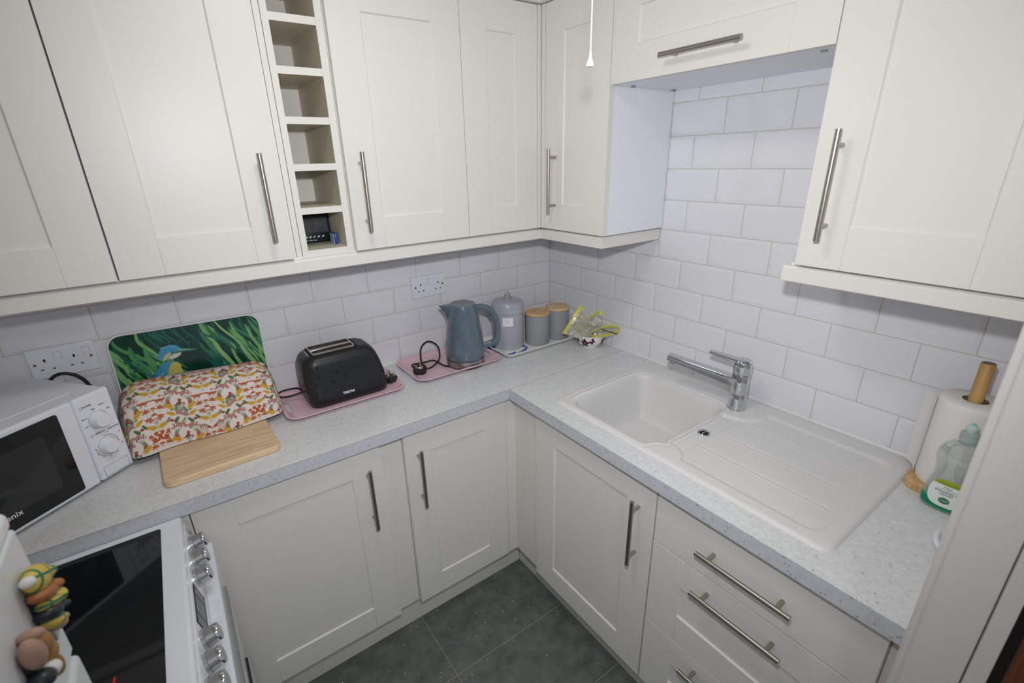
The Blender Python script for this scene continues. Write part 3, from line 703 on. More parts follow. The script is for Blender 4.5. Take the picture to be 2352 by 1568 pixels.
t.part('paper_label', curved_patch(CC, .0685, va-.33, va+.33, 1.020, 1.0575), mat('white_paper_label', (.80,.80,.86), .7))
bm = B(); pts = [(0, 0), (.004, .006), (.0055, .003), (.004, -.001), (.009, -.002), (.013, -.003)]
sweep(bm, smooth_path([(CC[0]+.0692*math.cos(va-.10+x/.0685), CC[1]+.0692*math.sin(va-.10+x/.0685), 1.038+z) for x, z in pts], 4), .0004); t.part('handwriting', bm, BLACKINK)
for (c, H, lab, wm) in (((-.2285, -.187), .130, 'matt grey jar with bamboo lid, the middle one between tall canister and rear jar', BAMBOO), ((-.1130, -.187), .131, 'matt grey jar with pale bamboo lid, right-hand one half behind the bowl', BAMBOO2)):
    t = Thing('storage_jar', lab, 'jar', (*c, .915))
    bm = B(); lathe(bm, [(.050, 0), (.0535, .002), (.0535, H), (.052, H+.001)], (*c, .9150), 48); t.part('body', bm, JARGREY)
    bm = B(); lathe(bm, [(.0520, H+.0012), (.0548, H+.0022), (.0552, H+.006), (.0545, H+.0105), (.0530, H+.0120), (.001, H+.0125)], (*c, .9150), 48); t.part('lid', bm, wm)

# ------------------------------------------------------------------ bowl and bags
BC = (-.0740, -.358); t = Thing('bowl', 'small white china bowl with purple flowers in the worktop corner', 'bowl', (*BC, .910))
bprof = [(.034, 0), (.0345, .003), (.033, .006), (.045, .012), (.055, .022), (.0615, .036), (.0650, .056), (.0655, .060), (.0640, .0605), (.0600, .038), (.052, .022), (.030, .0105), (.001, .0095)]
bm = B(); lathe(bm, bprof, (*BC, .9102), 56); t.part('china', bm, mat('white_china', (.83,.82,.79), .12, coat=.4), smooth=60)
bb = math.atan2(-1.728-BC[1], -1.477-BC[0])
def on_bowl(x, z, d):
    pr = bprof[3:8]; rr = np.interp(z, [p[1] for p in pr], [p[0] for p in pr]); a = bb + x/.062
    return (BC[0]+(rr+d)*math.cos(a), BC[1]+(rr+d)*math.sin(a), .9102+z)
def flower(bm, cx, cz, s, rot=0., n=5, skip=()):
    for k in range(n):
        if k in skip: continue
        a = rot + 2*math.pi*k/n; L = s*(1 + .12*math.sin(k*2.3))
        P = []
        for j in range(16):
            tt = 2*math.pi*j/16; px = L*.55 + L*.45*math.cos(tt); py = L*.30*math.sin(tt)*(1-.25*math.cos(tt))
            P.append((cx + px*math.cos(a) - py*math.sin(a), cz + px*math.sin(a) + py*math.cos(a)))
        c = bm.verts.new(on_bowl(cx+L*.55*math.cos(a), cz+L*.55*math.sin(a), .0006)); vs = [bm.verts.new(on_bowl(x, z, .0006)) for x, z in P]
        for j in range(16): bm.faces.new((c, vs[j], vs[(j+1) % 16]))
bm = B(); flower(bm, -.022, .030, .0205, .3); flower(bm, .008, .041, .0150, -.1, 5, (2,)); flower(bm, .066, .036, .017, .2); flower(bm, -.060, .040, .0150, .9)
flower(bm, .12, .035, .016, .4); flower(bm, .17, .042, .014, .1); flower(bm, -.12, .035, .016, .4)
t.part('flower_print', bm, mat('plum_glaze', (.085,.008,.035), .2))
YEL = mat('yellow_zip_plastic', (.66,.64,.07), .35); BAGM = clear_mat('clear_bag_film', (.97,.97,.95), .12, .16, .16, (.75,.76,.70))
def bag(name, label, c, ax, up, W, H, seed, zipw=.013, yblob=True):
    rnd = random.Random(seed); t = Thing(name, label, 'plastic bag', c); c = Vector(c); ax = Vector(ax).normalized(); up = Vector(up); up = (up-ax*up.dot(ax)).normalized(); nn = ax.cross(up)
    ph = [rnd.uniform(0, 6) for _ in range(8)]
    def P(u, v, s):
        amp = .012*math.sin(math.pi*min(1, v*1.1))
        w = amp*(math.sin(7*u+ph[0]+4*v)+.6*math.sin(13*u+ph[1]-6*v)) + s*.014*math.sin(math.pi*v)*math.sin(math.pi*u)
        return c + ax*(u-.5)*W*(1-.25*v+.06*math.sin(5*v+ph[2])) + up*(-v*H + .010*math.sin(6*u+ph[3])*v) + nn*(w + .03*v*v)
    for s in (-1, 1):
        bm = B(); N = 26
        vs = [[bm.verts.new(P(i/N, j/18, s)) for i in range(N+1)] for j in range(19)]
        for j in range(18):
            for i in range(N): bm.faces.new((vs[j][i], vs[j][i+1], vs[j+1][i+1], vs[j+1][i]))
        t.part('bag_film', bm, BAGM, smooth=50)
    bm = B(); rings = []
    for i in range(21):
        u = i/20; p = P(u, 0, 0); p2 = P(u, zipw/H*1.3, 0); rings.append([p-nn*.0012, p2-nn*.0012, p2+nn*.0012, p+nn*.0012])
    ring_loft(bm, rings); t.part('zip_strip', bm, YEL, smooth=50)
    return t
bag('resealable_bag', 'clear resealable bag, yellow zip slanting down to the left, in the flowered bowl', (-.165, -.335, 1.045), (-.75, .10, -.95), (-.35, .45, .55), .135, .115, 3)
bag('resealable_bag', 'crumpled clear bag with yellow print on top of the flowered bowl', (-.085, -.365, 1.055), (.3, -.85, .45), (.2, .3, .8), .12, .085, 11)
t = Thing('resealable_bag', 'clear bag whose yellow zip loops over the right side of the flowered bowl', 'plastic bag', (-.07, -.40, .98))
loop = smooth_path([(-.105, -.375, .978), (-.100, -.405, .991), (-.085, -.430, 1.008), (-.060, -.455, 1.018), (-.035, -.478, 1.012), (-.030, -.482, 1.000), (-.050, -.460, .984), (-.085, -.430, .972), (-.112, -.395, .970)], 7, closed=True)
bm = B(); vs = [(bm.verts.new(p), bm.verts.new(p+Vector((-.005, -.002, .0105)))) for p in loop]
vs2 = [(bm.verts.new(p+Vector((.0012, .0012, 0))), bm.verts.new(p+Vector((-.0038, -.0008, .0105)))) for p in loop]
for i in range(len(vs)):
    j = (i+1) % len(vs); bm.faces.new((vs[i][0], vs[j][0], vs[j][1], vs[i][1])); bm.faces.new((vs2[i][0], vs2[j][0], vs2[j][1], vs2[i][1])); bm.faces.new((vs[i][1], vs[j][1], vs2[j][1], vs2[i][1])); bm.faces.new((vs[i][0], vs[j][0], vs2[j][0], vs2[i][0]))
t.part('zip_strip', bm, YEL)
bm = B(); rings = []
for k in range(6):
    f = 1-k/6*.8; cc = Vector((-.078, -.425, .985)); rings.append([cc+(p-cc)*f+Vector((.010*k/6, .030*k/6, -.012*math.sin(k*1.1)-.002*math.sin(i*1.3+k))) for i, p in enumerate(loop)])
ring_loft(bm, rings, False, False); t.part('bag_film', bm, BAGM, smooth=50)
bm = B(); sweep(bm, smooth_path([(-.115, -.380, 1.012), (-.095, -.410, 1.014), (-.075, -.445, 1.003), (-.055, -.468, .995), (-.045, -.485, .993)], 5), [(.0045, .0006), (-.0045, .0006), (-.0045, -.0006), (.0045, -.0006)])
Thing('bag_clip', 'thin dark olive bag clip poking out to the right over the flowered bowl', 'clip', (-.07, -.44, .99), mesh=bm, mats=mat('olive_black_plastic', (.05,.055,.03), .4))
# yellow crumpled print inside
bm = B(); N = 16; c = Vector((-.105, -.350, 1.005)); vs = []
for j in range(9):
    row = []
    for i in range(N+1):
        u, v = i/N-.5, j/8-.5
        row.append(bm.verts.new(c+Vector((.30, -.85, .35)).normalized()*u*.085+Vector((.2,.3,.8)).normalized()*v*.030*(1-abs(u))+Vector((-.8,-.2,.3))*(.006*math.sin(11*u+6*v)+.004*math.sin(23*u))))
    vs.append(row)
for j in range(8):
    for i in range(N): bm.faces.new((vs[j][i], vs[j][i+1], vs[j+1][i+1], vs[j+1][i]))
r = bmesh.ops.extrude_face_region(bm, geom=bm.faces[:])
for v in r['geom']:
    if isinstance(v, bmesh.types.BMVert): v.co += Vector((-.0015, 0, .0004))
Thing('yellow_bag_roll', 'bunched yellow plastic strip seen through the clear bags in the flowered bowl', 'plastic bag', (-.105, -.35, 1.0), mesh=bm, mats=clear_mat('yellow_film', (.85,.85,.25), .2, .08, .8, (.66,.64,.07)))

# ------------------------------------------------------------------ paint tools for printed surfaces (plain pigment, no light in it)
def L(r, g, b): return tuple(((c/255)/12.92 if c/255 <= .04045 else ((c/255+.055)/1.055)**2.4) for c in (r, g, b))
class Canvas:
    """grid of pigment values, u to the right, v up, in metres"""
    def __init__(s, u0, u1, v0, v1, res, base):
        s.u = np.arange(u0, u1+res/2, res); s.v = np.arange(v0, v1+res/2, res); s.res = res
        s.C = np.empty((len(s.u), len(s.v), 3)); s.C[:] = base
    def win(s, a, b, c, d):
        i0, i1 = np.searchsorted(s.u, (a, b)); j0, j1 = np.searchsorted(s.v, (c, d))
        return slice(i0, i1), slice(j0, j1)
    def blend(s, w, m, col):
        m = np.clip(m, 0, 1)[..., None]; s.C[w] = s.C[w]*(1-m) + np.array(col)*m
    def ell(s, cx, cy, rx, ry, ang, col, taper=0., soft=.7, op=1.):
        R = max(rx, ry)*1.2 + s.res; w = s.win(cx-R, cx+R, cy-R, cy+R)
        U, Vv = np.meshgrid(s.u[w[0]]-cx, s.v[w[1]]-cy, indexing='ij'); ca, sa = math.cos(ang), math.sin(ang)
        a = (U*ca+Vv*sa)/rx; b = (-U*sa+Vv*ca)/(ry*(1-taper*np.clip(a, -1, 1))); d = np.hypot(a, b)
        s.blend(w, op*(1-d)*min(rx, ry)/(s.res*soft)+.5, col)
    def line(s, p, q, wd, col, w1=None, op=1.):
        w1 = wd if w1 is None else w1; m = max(wd, w1)+s.res
        w = s.win(min(p[0], q[0])-m, max(p[0], q[0])+m, min(p[1], q[1])-m, max(p[1], q[1])+m)
        U, Vv = np.meshgrid(s.u[w[0]], s.v[w[1]], indexing='ij'); dx, dy = q[0]-p[0], q[1]-p[1]; l2 = dx*dx+dy*dy+1e-12
        t = np.clip(((U-p[0])*dx+(Vv-p[1])*dy)/l2, 0, 1); d = np.hypot(U-p[0]-t*dx, Vv-p[1]-t*dy)
        s.blend(w, op*((wd+(w1-wd)*t-d)/(s.res*.7)+.5), col)
    def curve(s, pts, wd, col, w1=None, k=6, op=1., belly=False):
        P = smooth_path([(x, y, 0) for x, y in pts], k); n = len(P)-1; w1 = wd if w1 is None else w1
        for i in range(n):
            if belly: f0, f1 = [wd*(math.sin(math.pi*min(1, (.08+.92*(i+e)/n)))**.7)+w1*.1 for e in (0, 1)]
            else: f0, f1 = wd+(w1-wd)*i/n, wd+(w1-wd)*(i+1)/n
            s.line(P[i][:2], P[i+1][:2], f0, col, f1, op)
def painted_mesh(name, cv, fn):
    nu, nv = len(cv.u), len(cv.v); U, Vv = np.meshgrid(cv.u, cv.v, indexing='ij'); P = fn(U, Vv).reshape(-1, 3)
    me = bpy.data.meshes.new(name); idx = np.arange(nu*nv).reshape(nu, nv)
    F = np.stack([idx[:-1, :-1], idx[1:, :-1], idx[1:, 1:], idx[:-1, 1:]], -1).reshape(-1, 4)
    me.vertices.add(nu*nv); me.vertices.foreach_set('co', P.ravel().astype(np.float32))
    me.loops.add(F.size); me.loops.foreach_set('vertex_index', F.ravel().astype(np.int32))
    me.polygons.add(len(F)); me.polygons.foreach_set('loop_start', np.arange(0, F.size, 4, dtype=np.int32))
    me.update(calc_edges=True); me.validate()
    a = me.color_attributes.new('Col', 'FLOAT_COLOR', 'POINT'); c4 = np.ones((nu*nv, 4), np.float32); c4[:, :3] = cv.C.reshape(-1, 3)
    a.data.foreach_set('color', c4.ravel()); me.shade_smooth(); return me

# ------------------------------------------------------------------ chopping board
bm = B(); rr = rrect(-.1415, .1415, -.180, .180, .020, 6)
ring_loft(bm, [[(x*.985, y*.988, .9103) for x, y in rr], [(x, y, .913) for x, y in rr], [(x, y, .9265) for x, y in rr], [(x*.985, y*.988, .9295) for x, y in rr]])
bm.transform(Matrix.Translation((-1.4890, -.2215, 0)) @ Matrix.Rotation(R_(2.2), 4, 'Z'))
Thing('chopping_board', 'pale wooden chopping board lying under the patterned cover', 'chopping board', (-1.49, -.22, .9103), mesh=bm, mats=WOODB)

# ------------------------------------------------------------------ picture board leaning on the tiles
cv = Canvas(0, .398, 0, .285, .001, L(12, 62, 48)); rn = random.Random(5)
U, Vv = np.meshgrid(cv.u, cv.v, indexing='ij')
nz = sum(np.sin(U*a+Vv*b+c)*.5 for a, b, c in ((60, 23, 1), (-37, 80, 2), (120, -66, 4)))/1.5
cv.C *= (1+.25*nz)[..., None]
GR = [L(20, 92, 66), L(38, 122, 78), L(86, 158, 92), L(128, 184, 112), L(30, 104, 92), L(60, 140, 96), L(148, 196, 120)]
def blade(x0, y0, dx, ln, wd, col, curl): cv.curve([(x0, y0), (x0+dx*.3, y0-ln*.3), (x0+dx*.75+curl, y0-ln*.68), (x0+dx+curl*1.6, y0-ln)], wd, col, .0006, 7, .9, True)
for k in range(70):
    lay = k/70; rt = rn.random() < .62
    x = rn.uniform(.215, .40) if rt else rn.uniform(-.02, .085)
    y = .29 - rn.random()**1.6*.13
    c = GR[min(6, int(rn.random()*3.2+lay*3.8))]
    blade(x, y, rn.uniform(.02, .07) if rt else rn.uniform(.00, .075), rn.uniform(.07, .16), rn.uniform(.0028, .0062), c, rn.uniform(.0, .03))
for k in range(9): blade(rn.uniform(.09, .19), .288, rn.uniform(.005, .02), rn.uniform(.03, .07), .0022, L(24, 110, 88), .01)
for k in range(22): blade(rn.uniform(.0, .05), rn.uniform(.10, .19), rn.uniform(.03, .08), rn.uniform(.06, .12), rn.uniform(.003, .006), GR[rn.randrange(1, 7)], .02)
BL, BL2, YB, OR = L(74, 158, 200), L(50, 128, 176), L(214, 200, 112), L(196, 176, 92)
class _Up:
    def __init__(s, c): s.c = c
    def f(s, x, y): return .142+(x-.142)*1.10, .2155+(y-.1985)*1.08
    def ell(s, cx, cy, rx, ry, *a, **k): s.c.ell(*s.f(cx, cy), rx*1.1, ry*1.1, *a, **k)
    def curve(s, pts, w, col, w1=None, **k): s.c.curve([s.f(*p) for p in pts], w*1.1, col, w1, **k)
cv0 = cv; cv = _Up(cv0)
cv.ell(.106, .118, .056, .030, R_(62), BL2); cv.ell(.112, .128, .052, .026, R_(60), BL)
cv.ell(.137, .118, .048, .0205, R_(78), YB); cv.ell(.142, .150, .022, .015, R_(70), YB)
for k in range(60): cv.ell(.137+rn.gauss(0, .011), .115+rn.gauss(0, .024), .003, .0012, R_(70), OR if rn.random() < .6 else L(226, 214, 140), op=.5)
for k in range(90): cv.ell(.104+rn.gauss(0, .013), .120+rn.gauss(0, .026), .003, .001, R_(50), L(110, 186, 216) if rn.random() < .5 else L(44, 112, 160), op=.5)
cv.ell(.141, .2115-.012, .027, .0185, R_(8), BL); cv.ell(.128, .197, .020, .010, R_(30), BL)
cv.ell(.150, .188, .016, .0055, R_(15), L(224, 226, 206)); cv.ell(.131, .190, .013, .0045, R_(40), L(220, 208, 130))
cv.curve([(.160, .2005), (.175, .199), (.190, .1965), (.2035, .1945)], .0052, L(112, 184, 152), .0008); cv.curve([(.158, .1985), (.180, .1955), (.203, .1940)], .0010, L(40, 92, 84))
cv.ell(.156, .196, .006, .0022, 0, L(70, 110, 90)); cv.ell(.147, .1985, .0026, .0024, 0, L(10, 14, 14)); cv.ell(.1476, .1992, .0008, .0008, 0, L(230, 230, 230))
cv.curve([(.122, .2135), (.140, .2165), (.158, .210)], .0016, L(120, 196, 222), .001)
for k in range(5): cv.ell(rn.uniform(.12, .20), rn.uniform(.215, .235), .0012, .0008, .4, L(190, 200, 150))
cv = cv0
KM = Matrix.Translation((-1.691, -.031, .9135)) @ Matrix.Rotation(R_(-4.6), 4, 'X') @ Matrix.Rotation(R_(.9), 4, 'Y')
t = Thing('picture_board', 'rounded glass worktop saver painted with a kingfisher among reeds, leaning on tiles', 'picture board', (-1.49, -.03, .9105))
bm = B(); o = rrect(-.0045, .4025, -.002, .3145, .038, 8)
ring_loft(bm, [[(x, -.0022, z) for x, z in o], [(x, .0022, z) for x, z in o]]); bm.transform(KM); t.part('board', bm, mat('pale_board_edge', (.80,.82,.80), .15, coat=.5))
def kf(U, Vv):
    # squeeze grid corners to the rounded outline
    W, H, r = .398, .310, .0335
    U2 = U.copy(); V2 = Vv*(.310/.285)
    hx = np.clip(np.minimum(U2, W-U2), 0, r); hy = np.clip(np.minimum(V2, H-V2), 0, r)
    ins = r - np.sqrt(np.maximum(r*r-(r-hy)**2, 0)); lim = ins*(1-hx/r)
    U2 = np.where(U2 < W/2, np.maximum(U2, 0)+lim, np.minimum(U2, W)-lim)
    P = np.stack([U2, np.full_like(U2, -.0026), V2], -1); M = np.array(KM); return P@M[:3, :3].T + M[:3, 3]
t.part('print', painted_mesh('print', cv, kf), attr_mat('printed_glass', .16, .4))

# ------------------------------------------------------------------ patterned cover
prof = smooth_path([(-.047, .936, 0), (-.046, 1.000, 0), (-.049, 1.066, 0), (-.062, 1.090, 0), (-.095, 1.099, 0), (-.135, 1.091, 0), (-.170, 1.070, 0), (-.190, 1.038, 0), (-.206, .990, 0), (-.217, .955, 0), (-.221, .9325, 0)], 10)
pa = np.array([(p.x, p.y) for p in prof]); sl = np.concatenate([[0], np.cumsum(np.hypot(*np.diff(pa, axis=0).T))]); SL = sl[-1]; CX0, CX1 = -1.682, -1.306; CW = CX1-CX0
EL = .15
cv = Canvas(-EL, CW+EL, 0, SL, .00115, L(226, 216, 212))
YL, GD, OLV, GN, GG, PK, RD, RB, BR, BG, GY, MV = L(214, 172, 60), L(176, 108, 30), L(168, 160, 66), L(84, 122, 72), L(134, 150, 128), L(186, 136, 128), L(172, 38, 44), L(150, 30, 50), L(178, 88, 48), L(164, 138, 118), L(196, 184, 180), L(178, 96, 66)
def leaf(x, y, ang, ln, col, vein, lob=True):
    ln *= 1.34
    ca, sa = math.cos(ang), math.sin(ang)
    if lob:
        for k in range(4):
            f = .22+.2*k; w = ln*(.30-.05*k)
            for sg in (-1, 1): cv.ell(x+ca*ln*f-sa*sg*w*.45, y+sa*ln*f+ca*sg*w*.45, w*.62, ln*.085, ang+sg*.75, col)
        cv.ell(x+ca*ln*.55, y+sa*ln*.55, ln*.46, ln*.10, ang, col)
    else: cv.ell(x+ca*ln*.5, y+sa*ln*.5, ln*.52, ln*.2, ang, col, .25)
    cv.line((x, y), (x+ca*ln*.9, y+sa*ln*.9), .0006, vein, .0003)
    for k in range(3):
        f = .3+.2*k
        for sg in (-1, 1): cv.line((x+ca*ln*f, y+sa*ln*f), (x+ca*ln*(f+.12)-sa*sg*ln*.16, y+sa*ln*(f+.12)+ca*sg*ln*.16), .0004, vein, .0003)
def maple(x, y, s, ang):
    s *= 1.25
    for k in (-2, -1, 0, 1, 2): cv.ell(x+math.cos(ang+k*.85)*s*.5, y+math.sin(ang+k*.85)*s*.5, s*.55, s*.2, ang+k*.85, MV, .4)
    cv.line((x, y), (x-math.cos(ang)*s*.7, y-math.sin(ang)*s*.7), .0006, BR)
def berries(x, y, m):
    for k in range(8):
        a = R_(20+k*19); r = .0105+.003*(k % 2); p = (x+m*math.cos(a)*r, y+math.sin(a)*r*.8+.004)
        cv.line((x, y-.006), p, .0004, GG); cv.ell(*p, .0021, .0021, 0, RB)
    cv.line((x, y-.006), (x-m*.004, y-.018), .0006, GG)
def umbel(x, y):
    for k in range(7):
        a = R_(30+k*20); p = (x+math.cos(a)*.013, y+math.sin(a)*.010); cv.line((x, y-.004), p, .0004, GN); cv.ell(*p, .0019, .0019, 0, RD)
    cv.line((x, y-.016), (x, y-.003), .0006, GN)
    leaf(x-.001, y-.016, R_(158), .021, YL, GD); leaf(x+.001, y-.016, R_(22), .021, YL, GD)
def sprig(x, y, m):
    cv.line((x, y-.013), (x+m*.004, y+.004), .0006, GN)
    leaf(x, y-.010, R_(90+m*-62), .018, PK, L(150, 90, 90)); leaf(x+m*-.001, y-.011, R_(90+m*58), .018, YL, GD); leaf(x+m*.002, y-.003, R_(90-m*18), .017, GG, GN)
    cv.ell(x-m*.006, y+.007, .0036, .0042, 0, OLV); cv.ell(x-m*.006, y+.0045, .0036, .0018, 0, L(120, 130, 60))
def rose(x, y, m):
    leaf(x, y-.006, R_(90-m*40), .016, GN, L(40, 90, 50)); leaf(x, y-.008, R_(90-m*105), .015, PK, L(150, 90, 90)); cv.ell(x-m*.005, y+.004, .0040, .0046, .3, RD); cv.ell(x-m*.005, y+.008, .0018, .0016, 0, L(220, 190, 180)); cv.ell(x-m*.004, y-.010, .003, .0038, 0, L(160, 150, 120))
def flwr(x, y, c, s=.0021):
    for k in range(5): cv.ell(x+math.cos(k*1.257)*s, y+math.sin(k*1.257)*s, s*.85, s*.85, 0, c)
    cv.ell(x, y, s*.5, s*.5, 0, L(220, 180, 90))
def squirrel(x, y, m):
    cv.curve([(x+m*.002, y-.010), (x+m*.011, y-.006), (x+m*.012, y+.005), (x+m*.006, y+.008), (x+m*.005, y+.012), (x+m*.010, y+.013)], .0032, BR, .0026)
    cv.ell(x, y-.004, .0058, .0085, m*.25, BR); cv.ell(x-m*.006, y+.006, .0055, .0036, m*-.2, BR); cv.ell(x-m*.004, y+.0105, .0012, .0026, 0, BR)
    cv.line((x-m*.004, y-.001), (x-m*.011, y+.001), .0011, BR); cv.line((x-m*.001, y-.012), (x-m*.006, y-.0125), .0014, BR); cv.line((x+m*.001, y+.002), (x-m*.006, y-.0005), .0008, L(226, 190, 180))
def deer(x, y, m):
    cv.curve([(x+m*.013, y+.007), (x+m*.006, y+.0085), (x-m*.002, y+.004), (x-m*.008, y-.002)], .0043, BG, .0026)
    for d in (.0145, .0095, .004, -.0002): cv.line((x+m*d, y+.005), (x+m*(d-.001), y-.013), .0014, BG, .0008)
    cv.ell(x-m*.011, y-.004, .0050, .0026, m*.7, BG); cv.ell(x-m*.006, y-.001, .0036, .0034, 0, RD); cv.ell(x-m*.010, y-.0005, .0026, .0012, m*1.0, RD); cv.line((x+m*.015, y+.007), (x+m*.017, y+.003), .0012, BG)
def fox(x, y, m):
    cv.ell(x, y, .0105, .0044, 0, MV); cv.curve([(x+m*.008, y+.001), (x+m*.015, y+.004), (x+m*.019, y+.001)], .0026, MV, .001)
    cv.ell(x-m*.011, y+.0015, .0045, .0034, m*-.3, MV); cv.ell(x-m*.0145, y+.0005, .002, .0012, 0, L(236, 224, 214))
    for d in (-.007, -.004, .004, .007): cv.line((x+d, y), (x+d, y-.0095), .0011, MV, .0007)
for j in range(5):
    for i in range(-2, 6):
        cx = .066+i*.126; cy = .040+j*.0985-(i % 2)*.010
        kind = ((i+2*j) % 4 if j % 2 else (i % 2)*1)
        (squirrel, deer)[i % 2](cx-.0145, cy, -1 if i % 2 else 1) if j % 2 == 0 else fox(cx-.019, cy, 1)
        (squirrel, deer)[i % 2](cx+.0145, cy, 1 if i % 2 else -1) if j % 2 == 0 else fox(cx+.019, cy, -1)
        if j % 2 == 0 and i % 2 == 0: pass
        cv.ell(cx, cy-.019, .0062, .0036, 0, L(192, 110, 62)); cv.ell(cx, cy-.0250, .0018, .0052, 0, GG); maple(cx-.0165, cy-.025, .0088, R_(100)); maple(cx+.0165, cy-.022, .0088, R_(80))
        umbel(cx, cy+.040); maple(cx-.015, cy+.054, .0085, R_(-80)); maple(cx+.013, cy+.056, .0085, R_(-100)); cv.ell(cx-.001, cy+.0625, .007, .0032, .2, BR)
        for m in (-1, 1):
            berries(cx+m*.043, cy+.002, m); leaf(cx+m*.035, cy-.022, R_(90+m*-8), .019, GG, GN); leaf(cx+m*.047, cy-.030, R_(90+m*60), .021, YL, GD); rose(cx+m*.040, cy+.030, m)
            sprig(cx+m*.048, cy+.058, m); leaf(cx+m*.034, cy-.006, R_(90-m*150), .012, MV, BR)
        leaf(cx+.058, cy+.016, R_(60), .015, OLV, GN); leaf(cx+.066, cy+.004, R_(120), .014, PK, L(150, 90, 90)); leaf(cx+.060, cy-.030, R_(75), .014, GN, L(40, 90, 50)); berries(cx+.063, cy-.034, 1)
        leaf(cx-.024, cy+.030, R_(120), .013, GN, L(40, 90, 50)); leaf(cx+.024, cy+.030, R_(60), .013, GG, GN); flwr(cx+.022, cy+.012, MV)
        flwr(cx+.065, cy-.012, RD, .0026); flwr(cx+.065, cy+.022, GY); flwr(cx, cy+.016, GY); flwr(cx-.032, cy+.014, GY)
def cover(U, Vv):
    s = SL - Vv
    y = np.interp(s, sl, pa[:, 0]); z = np.interp(s, sl, pa[:, 1])
    over = np.maximum(np.maximum(-U, U-CW), 0); uc = np.clip(U, 0, CW)
    e = np.minimum(uc, CW-uc); rnd = np.clip(1-e/.045, 0, 1)
    x = CX0 + uc; zc = .9325; yc_ = -.128
    up = np.clip((z-zc)/.14, 0, 1)
    z = zc + (z-zc)*(1-.10*rnd**2.2) + .004*np.sin(uc*9+1)*up*(1-rnd) - .014*(uc/CW-.1)*up
    y = yc_ + (y-yc_)*(1-.10*rnd**2)
    front = np.clip((Vv-.0)/.05, 0, 1)*0 + np.exp(-((y+.215)/.05)**2)
    y = y - .0035*np.sin(uc*31+.7)*front*(1-up*.6) - .003*np.sin(uc*17+s*9)*front + .010*front*(uc/CW-.5)
    y = y - .012*front*np.exp(-(uc/.05)**2)
    k = 1-(over/EL)**1.0; sgn = np.where(U < CW/2, -1., 1.)
    bulge = np.sin(np.clip(over/.035, 0, 1)*math.pi/2)*.014 + .020*(over/EL)*0
    zz = np.where(over > 0, np.minimum(z, z), z)
    # end wall: slide the profile straight down the end instead of inward
    drop = over; zend = np.maximum(z - drop*1.02, zc + .0005); y2 = yc_ + (y-yc_)*(1-.25*over/EL)
    x = x + sgn*np.where(over > 0, bulge*(.35+.65*np.clip((z-zend)/.05, 0, 1)), 0)
    z = np.where(over > 0, zend, z); y = np.where(over > 0, y2, y)
    return np.stack([x, y, z], -1)
me = painted_mesh('fabric_cover', cv, cover)
o = bpy.data.objects.new('fabric_cover', me); COL.objects.link(o); me.materials.append(attr_mat('printed_cotton', .85, bump=.15))
me.transform(Matrix.Translation((1.494, .128, -.9325))); o.location = (-1.494, -.128, .9325)
tag(o, 'cream cotton cover printed with squirrels, deer and autumn leaves, over the bread bin', 'cover')
sm = o.modifiers.new('cloth thickness', 'SOLIDIFY'); sm.thickness = .0012; sm.offset = -1
bm = B(); rr = rrect(CX0+.03, CX1-.03, -.185, -.070, .02, 5)
ring_loft(bm, [[(x, y, .9298) for x, y in rr], [(x, y, .99) for x, y in rr], [(x, -.13+(y+.13)*.7, 1.035) for x, y in rr]])
Thing('bread_bin', 'dark bread bin almost wholly hidden under the patterned cotton cover', 'bread bin', (-1.494, -.13, .9298), mesh=bm, mats=mat('bin_metal', (.10,.10,.10), .5))

# ------------------------------------------------------------------ microwave (own frame: x along the front, y into the depth)
t = Thing('microwave', 'white microwave oven with black door window and two round dials, standing askew', 'microwave', (-1.688, -.222, .9103), math.atan2(.635, .772))
MW, MD, MH = .430, .272, .2450
def mp(name, bm, m, parent=None, **k): return t.part(name, bm, m, parent, local=True, **k)
bm = B(); rr = rrect(-MW+.004, -.004, .020, MD, .010, 4)
ring_loft(bm, [[(x, y, .010) for x, y in rr], [(x, y, MH-.010) for x, y in rr], [(x*.992-.0016, .02+(y-.02)*.99, MH-.002) for x, y in rr]])
box(bm, -MW+.05, -.05, .06, MD-.03, MH-.0025, MH-.0005, .0009); mp('casing', bm, WHITEP)
for x in (-MW+.04, -.04):
    for y in (.035, MD-.03):
        bm = B(); cyl(bm, (x, y, 0), (x, y, .012), .010, n=14); mp('foot', bm, BLKRUB)
bm = B(); box(bm, -.0868, 0, 0, .022, .008, MH, .007, 3); mp('control_panel', bm, WHITEP)
bm = B(); box(bm, -MW, -.0878, -.001, .021, .008, MH, .007, 3); door = mp('door', bm, WHITEP)
bm = B(); o2 = rrect(-.404, -.1262, .0185, .231, .006, 4); ring_loft(bm, [[(x, -.0008, z) for x, z in o2], [(x, -.0021, z) for x, z in o2]]); mp('window', bm, mat('microwave_glass', (.012,.013,.015), .06), door)
bm = B(); o2 = rrect(-.365, -.165, .055, .195, .012, 4); ring_loft(bm, [[(x, -.0020, z) for x, z in o2], [(x, -.0024, z) for x, z in o2]]); mp('window_mesh', bm, mat('microwave_mesh', (.028,.030,.030), .10), door)
mp('logo', text_bm('Phoenix', .0185, lambda x, y, d: (-.2820+x, -.0023-d, .0520+y), thick=.0002), WHITEINK, door)
for cx, cz in ((-.0455, .172), (-.0465, .096)):
    bm = B(); M = Matrix.Translation((cx, .0005, cz)) @ Matrix.Rotation(R_(90), 4, 'X')
    lathe(bm, [(.0225, 0), (.0225, .002), (.0205, .006), (.0185, .018), (.0165, .020), (.001, .0203)], (0,0,0), 36); bm.transform(M); mp('dial', bm, WHITEP)
    bm = B(); lathe(bm, [(.0232, 0), (.0240, 0), (.0240, .0006), (.0232, .0006)], (0,0,0), 36, False, False); bm.transform(M); mp('dial_rim', bm, GREYP)
bm = B()
